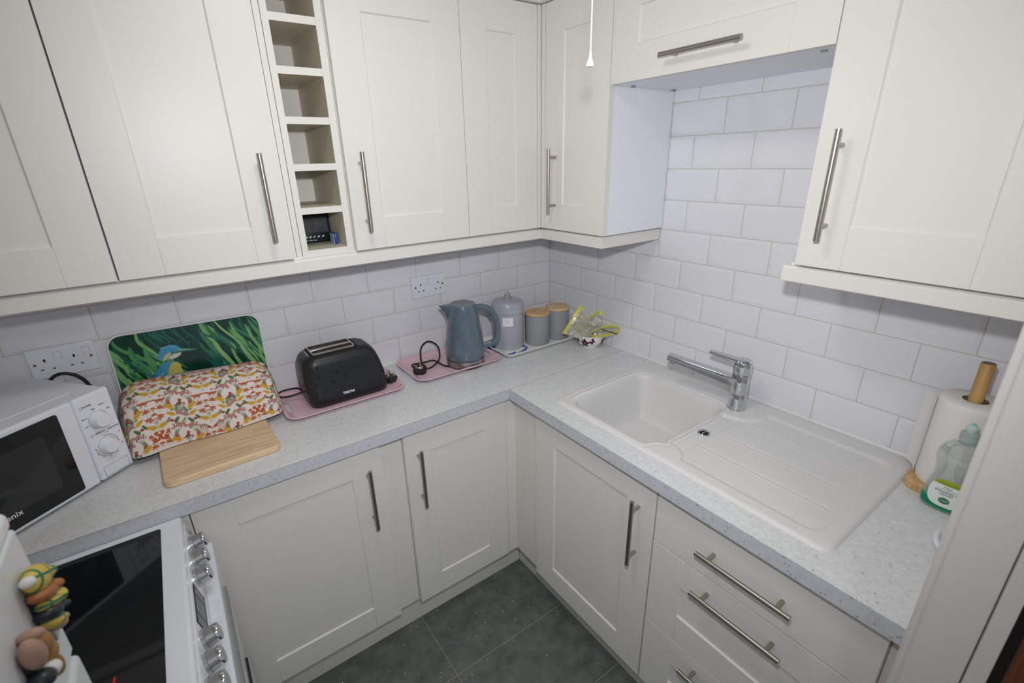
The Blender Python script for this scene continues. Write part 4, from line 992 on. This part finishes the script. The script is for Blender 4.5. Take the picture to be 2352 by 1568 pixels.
fm = lambda x0, z0: (lambda x, y, d: (x0+x, -.0002-d, z0+y))
for s_, sz, x0, z0 in (('POWER', .0062, -.061, .2165), ('Med', .0048, -.050, .203), ('M.High', .0048, -.028, .207), ('High', .0048, -.017, .190), ('M.Low', .0048, -.075, .187), ('Low', .0048, -.076, .166),
                       ('TIMER(min)', .0052, -.054, .1375), ('DEFROST(kg)', .0050, -.020, .136), ('0', .0048, -.037, .130), ('30', .0045, -.010, .117), ('35', .0045, -.012, .083), ('5', .0045, -.076, .100), ('10', .0045, -.074, .084), ('15', .0045, -.064, .071), ('20', .0045, -.048, .063), ('25', .0045, -.030, .066)):
    merge(bm, text_bm(s_, sz, fm(x0, z0), thick=.0001))
for cx, cz, r in ((-.0745, .2165, .0038), (-.0725, .1365, .0036)): 
    t2 = B(); lathe(t2, [(r, 0), (r-.0006, 0)], (0,0,0), 20, False, False); t2.transform(Matrix.Translation((cx, -.0006, cz)) @ Matrix.Rotation(R_(90), 4, 'X')); merge(bm, t2)
for a0, a1, r in ((-20, 95, .0285), (170, 285, .0285)):
    P = [(-.0465+r*math.cos(R_(a0+(a1-a0)*k/24)), .096+r*math.sin(R_(a0+(a1-a0)*k/24))) for k in range(25)]
    Q = [(-.0465+(r-.0009)*math.cos(R_(a0+(a1-a0)*k/24)), .096+(r-.0009)*math.sin(R_(a0+(a1-a0)*k/24))) for k in range(25)]
    ring_loft(bm, [[(x, -.0006, z) for x, z in P], [(x, -.0006, z) for x, z in Q]], False, False, closed=False)
mp('panel_markings', bm, BLACKINK)
bm = B(); box(bm, -.0735, -.0125, -.0012, .003, .0155, .0420, .0010); mp('rating_plate', bm, mat('white_plastic_2', (.80,.82,.89), .3))
bm = B()
for a, b_, c, d2 in ((-.0745, -.0115, .0148, .0153), (-.0745, -.0115, .0422, .0427), (-.0745, -.0740, .0148, .0427), (-.0120, -.0115, .0148, .0427)): box(bm, a, b_, -.0006, .001, c, d2)
mp('button_gap', bm, GREYP)
bm = B(); sweep(bm, smooth_path([(-1.845, -.018, 1.110), (-1.825, -.012, 1.140), (-1.800, -.010, 1.146), (-1.775, -.010, 1.132), (-1.758, -.012, 1.105), (-1.750, -.014, 1.06), (-1.748, -.012, .96)], 8), .0045); t.part('power_cord', bm, BLKRUB)

# ------------------------------------------------------------------ cooker
t = Thing('cooker', 'white freestanding electric cooker with black ceramic hob and six silver knobs', 'cooker', (-1.9, -.76, 0))
CY0, CY1 = -1.0175, -.4885
bm = B(); box(bm, XL+.03, -1.6015, CY0+.004, CY1-.004, .02, .860, .003); t.part('body', bm, ENAMEL)
bm = B(); box(bm, XL+.04, -1.6010, CY0, CY1, .8570, .8770, .008, 3); t.part('hob_surround', bm, ENAMEL)
bm = B(); rr = rrect(XL+.10, -1.6435, CY0+.020, CY1-.0265, .006, 3); ring_loft(bm, [[(x, y, .8765) for x, y in rr], [(x, y, .8786) for x, y in rr]]); t.part('ceramic_hob', bm, BLKGLOSS, label='black ceramic glass hob')
ZM = mat('hob_zone_print', (.018,.019,.020), .12)
bm = B()
for x, y, r in ((-1.78, -.64, .075), (-1.78, -.88, .095), (-2.02, -.64, .095), (-2.02, -.88, .075)):
    lathe(bm, [(r, 0), (r-.0012, 0)], (x, y, .8788), 56, False, False)
t.part('zone_rings', bm, ZM)
TL_ = Matrix.Translation((-1.600, 0, .858)) @ Matrix.Rotation(R_(-11.5), 4, 'Y') @ Matrix.Translation((1.600, 0, -.858))
bm = B(); box(bm, -1.6025, -1.5985, CY0+.003, CY1-.003, .774, .8585, .0015); bm.transform(TL_); t.part('control_panel', bm, ENAMEL)
for ky in (-.551, -.612, -.673, -.854, -.911, -.967):
    bm = B(); M = TL_ @ Matrix.Translation((-1.5984, ky, .827)) @ Matrix.Rotation(R_(90), 4, 'Y')
    lathe(bm, [(.0205, 0), (.0205, .006), (.0195, .0065)], (0,0,0), 32); bm.transform(M); k = t.part('knob', bm, SILVERP)
    bm = B(); lathe(bm, [(.0185, .0068), (.0178, .022)], (0,0,0), 32, False, False); bm.transform(M); t.part('knob_grip', bm, mat('satin_silver', (.50,.50,.52), .3, .85), k)
    bm = B(); lathe(bm, [(.0180, .022), (.0182, .0255), (.0168, .0290), (.001, .0295)], (0,0,0), 32, False, True); bm.transform(M); t.part('knob_cap', bm, CHROME, k)
bm = B(); box(bm, -1.5990, -1.5975, -.824, -.711, .797, .850, .0005); bm.transform(TL_); d = t.part('clock_display', bm, BLACK)
bm = B(); box(bm, -1.5978, -1.5972, -.790, -.745, .812, .850); box(bm, -1.5978, -1.5972, -.740, -.715, .812, .850); box(bm, -1.5978, -1.5972, -.820, -.795, .812, .850); bm.transform(TL_ @ Matrix.Translation((0, 0, -.005))); t.part('display_window', bm, mat('lcd_grey', (.16,.165,.17), .3), d)
bm = B(); box(bm, -1.6020, -1.5560, CY0+.002, CY1-.004, .500, .776, .006, 3); g = t.part('grill_door', bm, ENAMEL)
bm = B(); box(bm, -1.5575, -1.5515, CY0+.03, -.572, .660, .690, .002); t.part('handle', bm, GREYP, g)
bm = B(); box(bm, -1.6020, -1.5600, CY0+.002, CY1-.004, .085, .490, .006, 3); g = t.part('oven_door', bm, ENAMEL)
bm = B(); box(bm, -1.5610, -1.5550, CY0+.03, -.548, .376, .4055); t.part('handle_recess', bm, BLACK, g)
bm = B(); box(bm, -1.5550, -1.5470, CY0+.03, -.548, .375, .405, .001); t.part('handle', bm, SILVERP, g)
bm = B(); box(bm, -1.6020, -1.5680, CY0+.02, CY1-.02, .020, .080, .003); t.part('kick_panel', bm, ENAMEL)
bm = B(); cyl(bm, (-1.716, -.940, .8845), (-1.712, -.902, .8870), .0055, .0012, n=16)
Thing('red_pointer', 'tiny red pointed plastic tip lying on the hob beside the fridge', 'plastic tip', (-1.716, -.93, .879), mesh=bm, mats=mat('red_plastic', (.65,.02,.02), .35))

# ------------------------------------------------------------------ fridge and magnets
t = Thing('fridge', 'white fridge at lower left corner with souvenir magnets on its door', 'fridge', (-1.95, -1.33, 0))
FY0, FY1, FX = -1.600, -1.058, -1.690
FR = mat('fridge_enamel', (.70,.72,.75), .30, bump=.1, bscale=500)
bm = B(); box(bm, XL+.03, FX-.055, FY0+.005, FY1-.005, .02, 1.300, .006); t.part('body', bm, FR)
bm = B(); box(bm, XL+.03, FX, FY0, FY1, 1.3045, 1.3290, .009, 4); t.part('top_cap', bm, mat('fridge_top_plastic', (.78,.81,.86), .22, coat=.3))
bm = B(); box(bm, FX-.052, FX, FY0+.002, FY1-.002, 1.112, 1.3040, .004, 3); t.part('freezer_door', bm, FR)
bm = B(); box(bm, FX-.050, FX-.020, FY0+.01, FY1-.01, 1.104, 1.113); t.part('door_gap', bm, GREYP)
bm = B(); box(bm, FX-.052, FX+.003, FY0+.002, FY1-.001, .07, 1.105, .008, 3); t.part('fridge_door', bm, FR)
def tart():
    m = mat('yellow_tartan', (.62,.47,.09), .5); nt = m.node_tree; b = nt.nodes['Principled BSDF']
    tc = nd(nt, 'ShaderNodeTexCoord'); mpn = nd(nt, 'ShaderNodeMapping'); mpn.inputs['Rotation'].default_value = (R_(30), 0, 0)
    nt.links.new(tc.outputs['Object'], mpn.inputs[0]); sx = nd(nt, 'ShaderNodeSeparateXYZ'); nt.links.new(mpn.outputs[0], sx.inputs[0]); oo = []
    for ax in (1, 2):
        pg = nd(nt, 'ShaderNodeMath', operation='PINGPONG'); pg.inputs[1].default_value = .0085; nt.links.new(sx.outputs[ax], pg.inputs[0])
        lt = nd(nt, 'ShaderNodeMath', operation='LESS_THAN'); lt.inputs[1].default_value = .0016; nt.links.new(pg.outputs[0], lt.inputs[0]); oo.append(lt)
    mx = nd(nt, 'ShaderNodeMath', operation='MAXIMUM'); nt.links.new(oo[0].outputs[0], mx.inputs[0]); nt.links.new(oo[1].outputs[0], mx.inputs[1])
    r = nd(nt, 'ShaderNodeMix', data_type='RGBA'); r.inputs[6].default_value = (.62,.47,.09,1); r.inputs[7].default_value = (.02,.16,.09,1)
    nt.links.new(mx.outputs[0], r.inputs[0]); nt.links.new(r.outputs[2], b.inputs['Base Color']); return m
TART = tart(); RUST = mat('rust_resin', (.42,.16,.055), .5, var=.25, vscale=60); NAVY = mat('navy_black_resin', (.02,.025,.035), .35, var=.5, vscale=90)
TAN = mat('golden_brown_resin', (.36,.19,.06), .5, var=.3, vscale=70); PNKB = mat('dusty_pink_resin', (.42,.26,.20), .5, var=.1, vscale=50); WRES = mat('white_resin', (.75,.75,.74), .4)
MC = [(-1.098, 1.222)]
def blob(bm, y, z, ra, rb, rx=.009, ang=-30., x=None, n=(20, 12)):
    q = .84; y = MC[0][0]+(y-MC[0][0])*q; z = MC[0][1]+(z-MC[0][1])*q; ra *= q; rb *= q; rx *= 1.05
    bmesh.ops.create_uvsphere(bm, u_segments=n[0], v_segments=n[1], radius=1, matrix=Matrix.Translation((-1.6795 if x is None else x, y, z)) @ Matrix.Rotation(R_(ang), 4, 'X') @ Matrix.Diagonal((rx, ra, rb, 1)))
t = Thing('fridge_magnet', 'magnet of a ginger dog in yellow tartan cap and kilt, on the fridge door', 'fridge magnet', (FX, -1.10, 1.22))
bm = B(); box(bm, FX+.0002, FX+.006, -1.116, -1.086, 1.195, 1.245); t.part('magnet_backing', bm, BLKRUB)
bm = B(); blob(bm, -1.100, 1.262, .030, .019, .012); blob(bm, -1.0790, 1.2520, .013, .010, .013); t.part('cap', bm, TART)
bm = B(); blob(bm, -1.127, 1.2790, .0072, .0072, .007); t.part('pompom', bm, WRES)
bm = B(); blob(bm, -1.103, 1.2385, .031, .0105, .012); blob(bm, -1.079, 1.2290, .013, .0085, .014); t.part('head', bm, RUST)
bm = B(); blob(bm, -1.101, 1.2200, .027, .0085, .012); blob(bm, -1.083, 1.2130, .012, .012, .014); t.part('collar', bm, TART)
bm = B(); blob(bm, -1.114, 1.2140, .017, .0110, .013); blob(bm, -1.094, 1.2040, .016, .0065, .015); t.part('bagpipe', bm, NAVY)
bm = B(); blob(bm, -1.109, 1.1955, .022, .0095, .011); t.part('kilt', bm, TART)
bm = B(); blob(bm, -1.104, 1.1835, .016, .0075, .009); blob(bm, -1.087, 1.1780, .010, .0065, .008); t.part('feet', bm, PNKB)
MC[0] = (-1.168, 1.205)
t = Thing('fridge_magnet', 'brown and gold souvenir magnet with white and black patches, lower on the fridge door', 'fridge magnet', (FX, -1.17, 1.20))
bm = B(); box(bm, FX+.0002, FX+.006, -1.184, -1.158, 1.190, 1.225); t.part('magnet_backing', bm, BLKRUB)
bm = B(); blob(bm, -1.1820, 1.2300, .013, .024, .010, 10); t.part('panel', bm, PNKB)
bm = B(); blob(bm, -1.1640, 1.2260, .015, .022, .012, 10); blob(bm, -1.1600, 1.2080, .013, .016, .012, 0); t.part('body', bm, TAN)
bm = B(); blob(bm, -1.1670, 1.2450, .008, .008, .011); t.part('head', bm, PNKB)
bm = B(); blob(bm, -1.1720, 1.1900, .012, .0115, .012); t.part('white_patch', bm, WRES)
bm = B(); blob(bm, -1.1900, 1.1960, .015, .012, .011); t.part('black_patch', bm, NAVY)
bm = B(); blob(bm, -1.1560, 1.1830, .008, .027, .010, 12); t.part('gold_edge', bm, TAN)
bm = B(); ring_loft(bm, [[(x, -1.0950, 1.188), (x, -1.0720, 1.1975), (x, -1.0745, 1.1640), (x, -1.0930, 1.1600)] for x in (FX+.0002, FX+.0024)])
Thing('card_tag', 'small grey plastic tag sticking out below the tartan magnet on the fridge', 'tag', (FX, -1.08, 1.17), mesh=bm, mats=mat('frosted_tag', (.45,.47,.45), .4))

# ------------------------------------------------------------------ kitchen roll and washing-up liquid
RC = (-.0880, -1.5560)
t = Thing('kitchen_roll_holder', 'bamboo kitchen roll holder, upright pole through the paper roll', 'roll holder', (*RC, .9103))
bm = B(); rr = rrect(RC[0]-.066, RC[0]+.066, RC[1]-.066, RC[1]+.066, .030, 6); ring_loft(bm, [[(x, y, .9103) for x, y in rr], [(x, y, .929) for x, y in rr], [(RC[0]+(x-RC[0])*.96, RC[1]+(y-RC[1])*.96, .9315) for x, y in rr]]); t.part('base', bm, BAMBOO)
bm = B(); lathe(bm, [(.0128, .02), (.0128, .3255), (.0118, .3268)], (*RC, .9103), 32); t.part('pole', bm, wood_mat('bamboo_pole_wood', (.55,.32,.12), (.42,.22,.07), (14, 14, 2)))
bm = B(); lathe(bm, [(.0117, .3270), (.001, .3274)], (*RC, .9103), 32); t.part('pole_end', bm, CARD)
t = Thing('kitchen_roll', 'white embossed kitchen paper roll beside the doorway wall, loose sheet at its left', 'kitchen roll', (*RC, .932))
bm = B(); lathe(bm, [(.0228, .2165), (.030, .2170), (.0560, .2165), (.0585, .2140), (.0590, .200), (.0590, .012), (.0575, .0010), (.0228, .0008)], (*RC, .9318), 56, False, False); t.part('paper', bm, PAPER, smooth=50)
bm = B(); lathe(bm, [(.0228, .2164), (.0222, .2170), (.0216, .2164), (.0216, .001)], (*RC, .9318), 40, False, False); t.part('core', bm, CARD)
bm = B()
pth = smooth_path([(-.1010, -1.4965, 0), (-.088, -1.4920, 0), (-.070, -1.4830, 0), (-.052, -1.4660, 0)], 6)
ring_loft(bm, [[(p.x+.0006*math.sin(i*.9), p.y, .9335+(1.1465-.0012*i-.9335)*f) for i, p in enumerate(pth)] for f in (0, .25, .5, .75, 1)], False, False, closed=False)
r = bmesh.ops.extrude_face_region(bm, geom=bm.faces[:])
for v in r['geom']:
    if isinstance(v, bmesh.types.BMVert): v.co += Vector((.0008, .0006, 0))
t.part('loose_sheet', bm, PAPER)

BT = (-.1680, -1.5770); t = Thing('washing_up_bottle', 'clear washing-up liquid bottle with white label and a little green liquid', 'bottle', (*BT, .9103))
bp = [(.0, .039, .022), (.002, .0425, .025), (.010, .0440, .0265), (.035, .0435, .026), (.060, .0400, .0245), (.080, .0358, .023), (.092, .0352, .0228), (.105, .0375, .0235), (.125, .0415, .0240), (.140, .0415, .0230), (.152, .0370, .0210), (.162, .0290, .018), (.169, .0190, .0150), (.173, .0150, .0140), (.178, .0145, .0140)]
def bring(z, wy, wx, n=40, e=2.6, s=1.):
    out = []
    for i in range(n):
        a = 2*math.pi*i/n; c, q = math.cos(a), math.sin(a)
        out.append((BT[0]+s*wx*abs(c)**(2/e)*(1 if c > 0 else -1), BT[1]+s*wy*abs(q)**(2/e)*(1 if q > 0 else -1), .9105+z))
    return out
bm = B(); ring_loft(bm, [bring(*a) for a in bp], True, False); t.part('clear_shell', bm, clear_mat('clear_pet', (.95,.965,.955), .06, .18, .08, (.62,.66,.62)), smooth=60)
lm = bpy.data.materials.new('green_liquid'); lm.use_nodes = True; b_ = lm.node_tree.nodes['Principled BSDF']; b_.inputs['Base Color'].default_value = (.0, .23, .115, 1); b_.inputs['Roughness'].default_value = .05; b_.inputs['Transmission Weight'].default_value = .0; b_.inputs['IOR'].default_value = 1.36
bm = B(); ring_loft(bm, [bring(z, wy, wx, s=1.006) for z, wy, wx in ((.0008, .0415, .0245), (.010, .0440, .0265), (.026, .0438, .0262), (.0275, .0436, .0260))]); t.part('liquid', bm, lm, smooth=60)
def on_bottle(y, z, d=.0006):
    wy = np.interp(z, [p[0] for p in bp], [p[1] for p in bp]); wx = np.interp(z, [p[0] for p in bp], [p[2] for p in bp])
    q = min(.98, abs(y)/wy); return (BT[0]-wx*(1-q**2.6)**(1/2.6)-d, BT[1]-y, .9105+z)
def patch(pts_fn, d, mi=0, n=36, rings=7):
    bm = B(); rr = []
    for k in range(rings): rr.append([on_bottle(*pts_fn(2*math.pi*i/n, (k+1)/rings), d) for i in range(n)])
    c = bm.verts.new(on_bottle(*pts_fn(0, 0), d)); vs = [[bm.verts.new(p) for p in r] for r in rr]
    for i in range(n): bm.faces.new((c, vs[0][i], vs[0][(i+1) % n]))
    for a, b2 in zip(vs, vs[1:]):
        for i in range(n): bm.faces.new((a[i], a[(i+1) % n], b2[(i+1) % n], b2[i]))
    return bm
def lab(a, f):
    c, q = math.cos(a), math.sin(a); e = 3.2; y = .0315*abs(c)**(2/e)*(1 if c > 0 else -1); z = .0330*abs(q)**(2/e)*(1 if q > 0 else -1)
    w = 1 - .16*max(0, z/.033); return (y*f*w, .046+z*f)
lb = t.part('label', patch(lab, .0006), mat('white_label', (.80,.83,.82), .4), smooth=60)
def lband(a, f):
    y, z = lab(a, 1.); z0 = .0655; z = max(z, z0); y2 = y if z > z0 else y*.98; return (y2*f, z0+.0065+(z-z0-.0065)*f)
t.part('label_band', patch(lband, .0009), mat('lime_label_band', (.33,.40,.02), .45), lb)
t.part('label_oval', patch(lambda a, f: (.0100*f*math.cos(a), .0290+.0075*f*math.sin(a)), .0009, rings=4), mat('green_label_oval', (.04,.21,.12), .45), lb)
bm = B(); ob = lambda x0, z0: (lambda x, y, d: on_bottle(x0+x, z0+y, .0011))
merge(bm, text_bm('WASHING UP', .0072, ob(.001, .0500))); merge(bm, text_bm('LIQUID', .0072, ob(0, .0440)))
for x in range(24): box(bm, *sorted((on_bottle(-.018+.0015*x, .0555)[0]-.0006, on_bottle(-.018+.0015*x, .0555)[0]-.0003)), BT[1]+.018-.0015*(x+1), BT[1]+.018-.0015*x, .9105+.0554, .9105+.0557)
t.part('label_text', bm, mat('dark_grey_ink', (.04,.05,.05), .6), lb)
bm = B(); merge(bm, text_bm('M&S', .0080, ob(0, .0600))); t.part('label_brand', bm, mat('mid_grey_ink', (.30,.31,.33), .6), lb)
bm = B(); merge(bm, text_bm('ORIGINAL', .0032, ob(0, .0290))); t.part('oval_text', bm, WHITEINK, lb)
bm = B(); merge(bm, text_bm('IMPROVED FORMULA', .0035, ob(0, .0700))); t.part('band_text', bm, mat('dark_green_ink', (.03,.08,.02), .6), lb)
CAPM = mat('translucent_green_cap', (.50,.60,.56), .25, trans=.3); 
bm = B(); lathe(bm, [(.0155, .174), (.0158, .176), (.0158, .184), (.0150, .186), (.0156, .188), (.0150, .194), (.0110, .1965)], (*BT, .9105), 36); cp_ = t.part('cap', bm, CAPM)
bm = B(); lathe(bm, [(.0090, .1960), (.0088, .2000), (.0105, .2030), (.0105, .2070), (.0070, .2110), (.0035, .2140), (.001, .2145)], (*BT, .9105), 32); t.part('spout', bm, mat('pale_aqua_plastic', (.66,.76,.74), .25, trans=.2), cp_)
bm = B(); lathe(bm, [(.0045, .2132), (.0040, .2150), (.001, .2158)], (*BT, .9105), 24); t.part('spout_tip', bm, mat('aqua_plastic', (.15,.62,.52), .3), cp_)
bm = B(); sweep(bm, smooth_path([(-.285, -1.5965, .9160), (-.300, -1.5975, .9160), (-.322, -1.6035, .9160), (-.338, -1.6150, .9160), (-.3415, -1.6280, .9160), (-.330, -1.6360, .9160)], 8), .0052)
Thing('white_hook', 'curved white plastic hook on the worktop at the doorway wall', 'hook', (-.32, -1.61, .9108), mesh=bm, mats=WHITEP)

# ------------------------------------------------------------------ pull cord
PC = (-.800, -1.040); t = Thing('light_pull', 'thin white cord with a small bell-shaped pull hanging before the corner cabinet', 'pull cord', (*PC, 1.82))
bm = B(); cyl(bm, (*PC, 1.846), (*PC, CEIL-.020), .0010, n=8); t.part('cord', bm, WHITEP)
bm = B(); lathe(bm, [(.0062, .0), (.0068, .001), (.0068, .004), (.0055, .007), (.0030, .013), (.0020, .021), (.0016, .024)], (*PC, 1.823), 24); t.part('pull', bm, WHITEP)
bm = B(); lathe(bm, [(.030, 0), (.036, .004), (.038, .0195)], (*PC, CEIL-.020), 32); t.part('switch', bm, WHITEP)

# ------------------------------------------------------------------ light: ceiling lamp, the camera's flash, an added hall fill, a little daylight from the hall
t = Thing('ceiling_light', 'round white ceiling lamp in the middle of the kitchen', 'ceiling lamp', (-1.15, -.95, CEIL))
bm = B(); lathe(bm, [(.16, 0), (.165, -.01), (.165, -.03), (.155, -.032)], (-1.15, -.95, CEIL), 40, True, False); t.part('rim', bm, WHITEP)
bm = B(); lathe(bm, [(.154, -.030), (.150, -.045), (.12, -.060), (.06, -.068), (.001, -.070)], (-1.15, -.95, CEIL), 40, False, True); t.part('diffuser', bm, mat('lamp_diffuser', (.8,.8,.8), .5, emit=((1, .97, .93), 1.6)))
def light(name, typ, loc, energy, color, size=.1, rot=None):
    l = bpy.data.lights.new(name, typ); l.energy = energy; l.color = color
    if typ == 'AREA': l.size = size; l.shape = 'DISK'
    else: l.shadow_soft_size = size
    o = bpy.data.objects.new(name, l); COL.objects.link(o); o.location = loc
    if rot: o.rotation_euler = rot
    return o
fl = light('camera_flash', 'SPOT', (-1.372, -1.633, 1.800), 37.5, (.97, .98, 1.0), .025)
fl.data.spot_size = R_(136); fl.data.spot_blend = 1.
fl.rotation_euler = Vector((math.cos(.92)*math.cos(-.30), math.sin(.92)*math.cos(-.30), math.sin(-.30))).to_track_quat('-Z', 'Y').to_euler()
light('ceiling_glow', 'AREA', (-1.15, -.95, CEIL-.075), 3.6, (1, .97, .93), .32)
light('hall_fill', 'AREA', (-1.5, -2.55, CEIL-.02), 3.5, (1, .95, .88), .3)  # unseen area light, added to brighten the brown door leaf
w = bpy.data.worlds.new('World'); SC.world = w; w.use_nodes = True
w.node_tree.nodes['Background'].inputs[0].default_value = (.85, .92, 1, 1); w.node_tree.nodes['Background'].inputs[1].default_value = .40

# ------------------------------------------------------------------ camera
cam = bpy.data.cameras.new('camera'); co = bpy.data.objects.new('camera', cam); COL.objects.link(co)
yaw, pitch, roll = 0.968033, -0.364241, -0.028681
f = Vector((math.cos(yaw)*math.cos(pitch), math.sin(yaw)*math.cos(pitch), math.sin(pitch))); r = Vector((math.sin(yaw), -math.cos(yaw), 0)); u = r.cross(f)
r2 = r*math.cos(roll)+u*math.sin(roll); u2 = -r*math.sin(roll)+u*math.cos(roll)
M = Matrix((( r2.x, u2.x, -f.x, -1.47741), (r2.y, u2.y, -f.y, -1.72767), (r2.z, u2.z, -f.z, 1.67382), (0, 0, 0, 1)))
co.matrix_world = M
cam.sensor_width = 36; cam.sensor_fit = 'HORIZONTAL'; cam.lens = 1091.373*36/2352; cam.shift_x = (1176-1153.733)/2352; cam.shift_y = (783.882-784)/2352; cam.clip_start = .02
cam.dof.use_dof = True; cam.dof.focus_distance = 1.75; cam.dof.aperture_fstop = 4.5
SC.camera = co
SC.view_settings.view_transform = 'Standard'; SC.view_settings.look = 'None'; SC.view_settings.exposure = 0.; SC.view_settings.gamma = 1.; SC.view_settings.use_curve_mapping = False
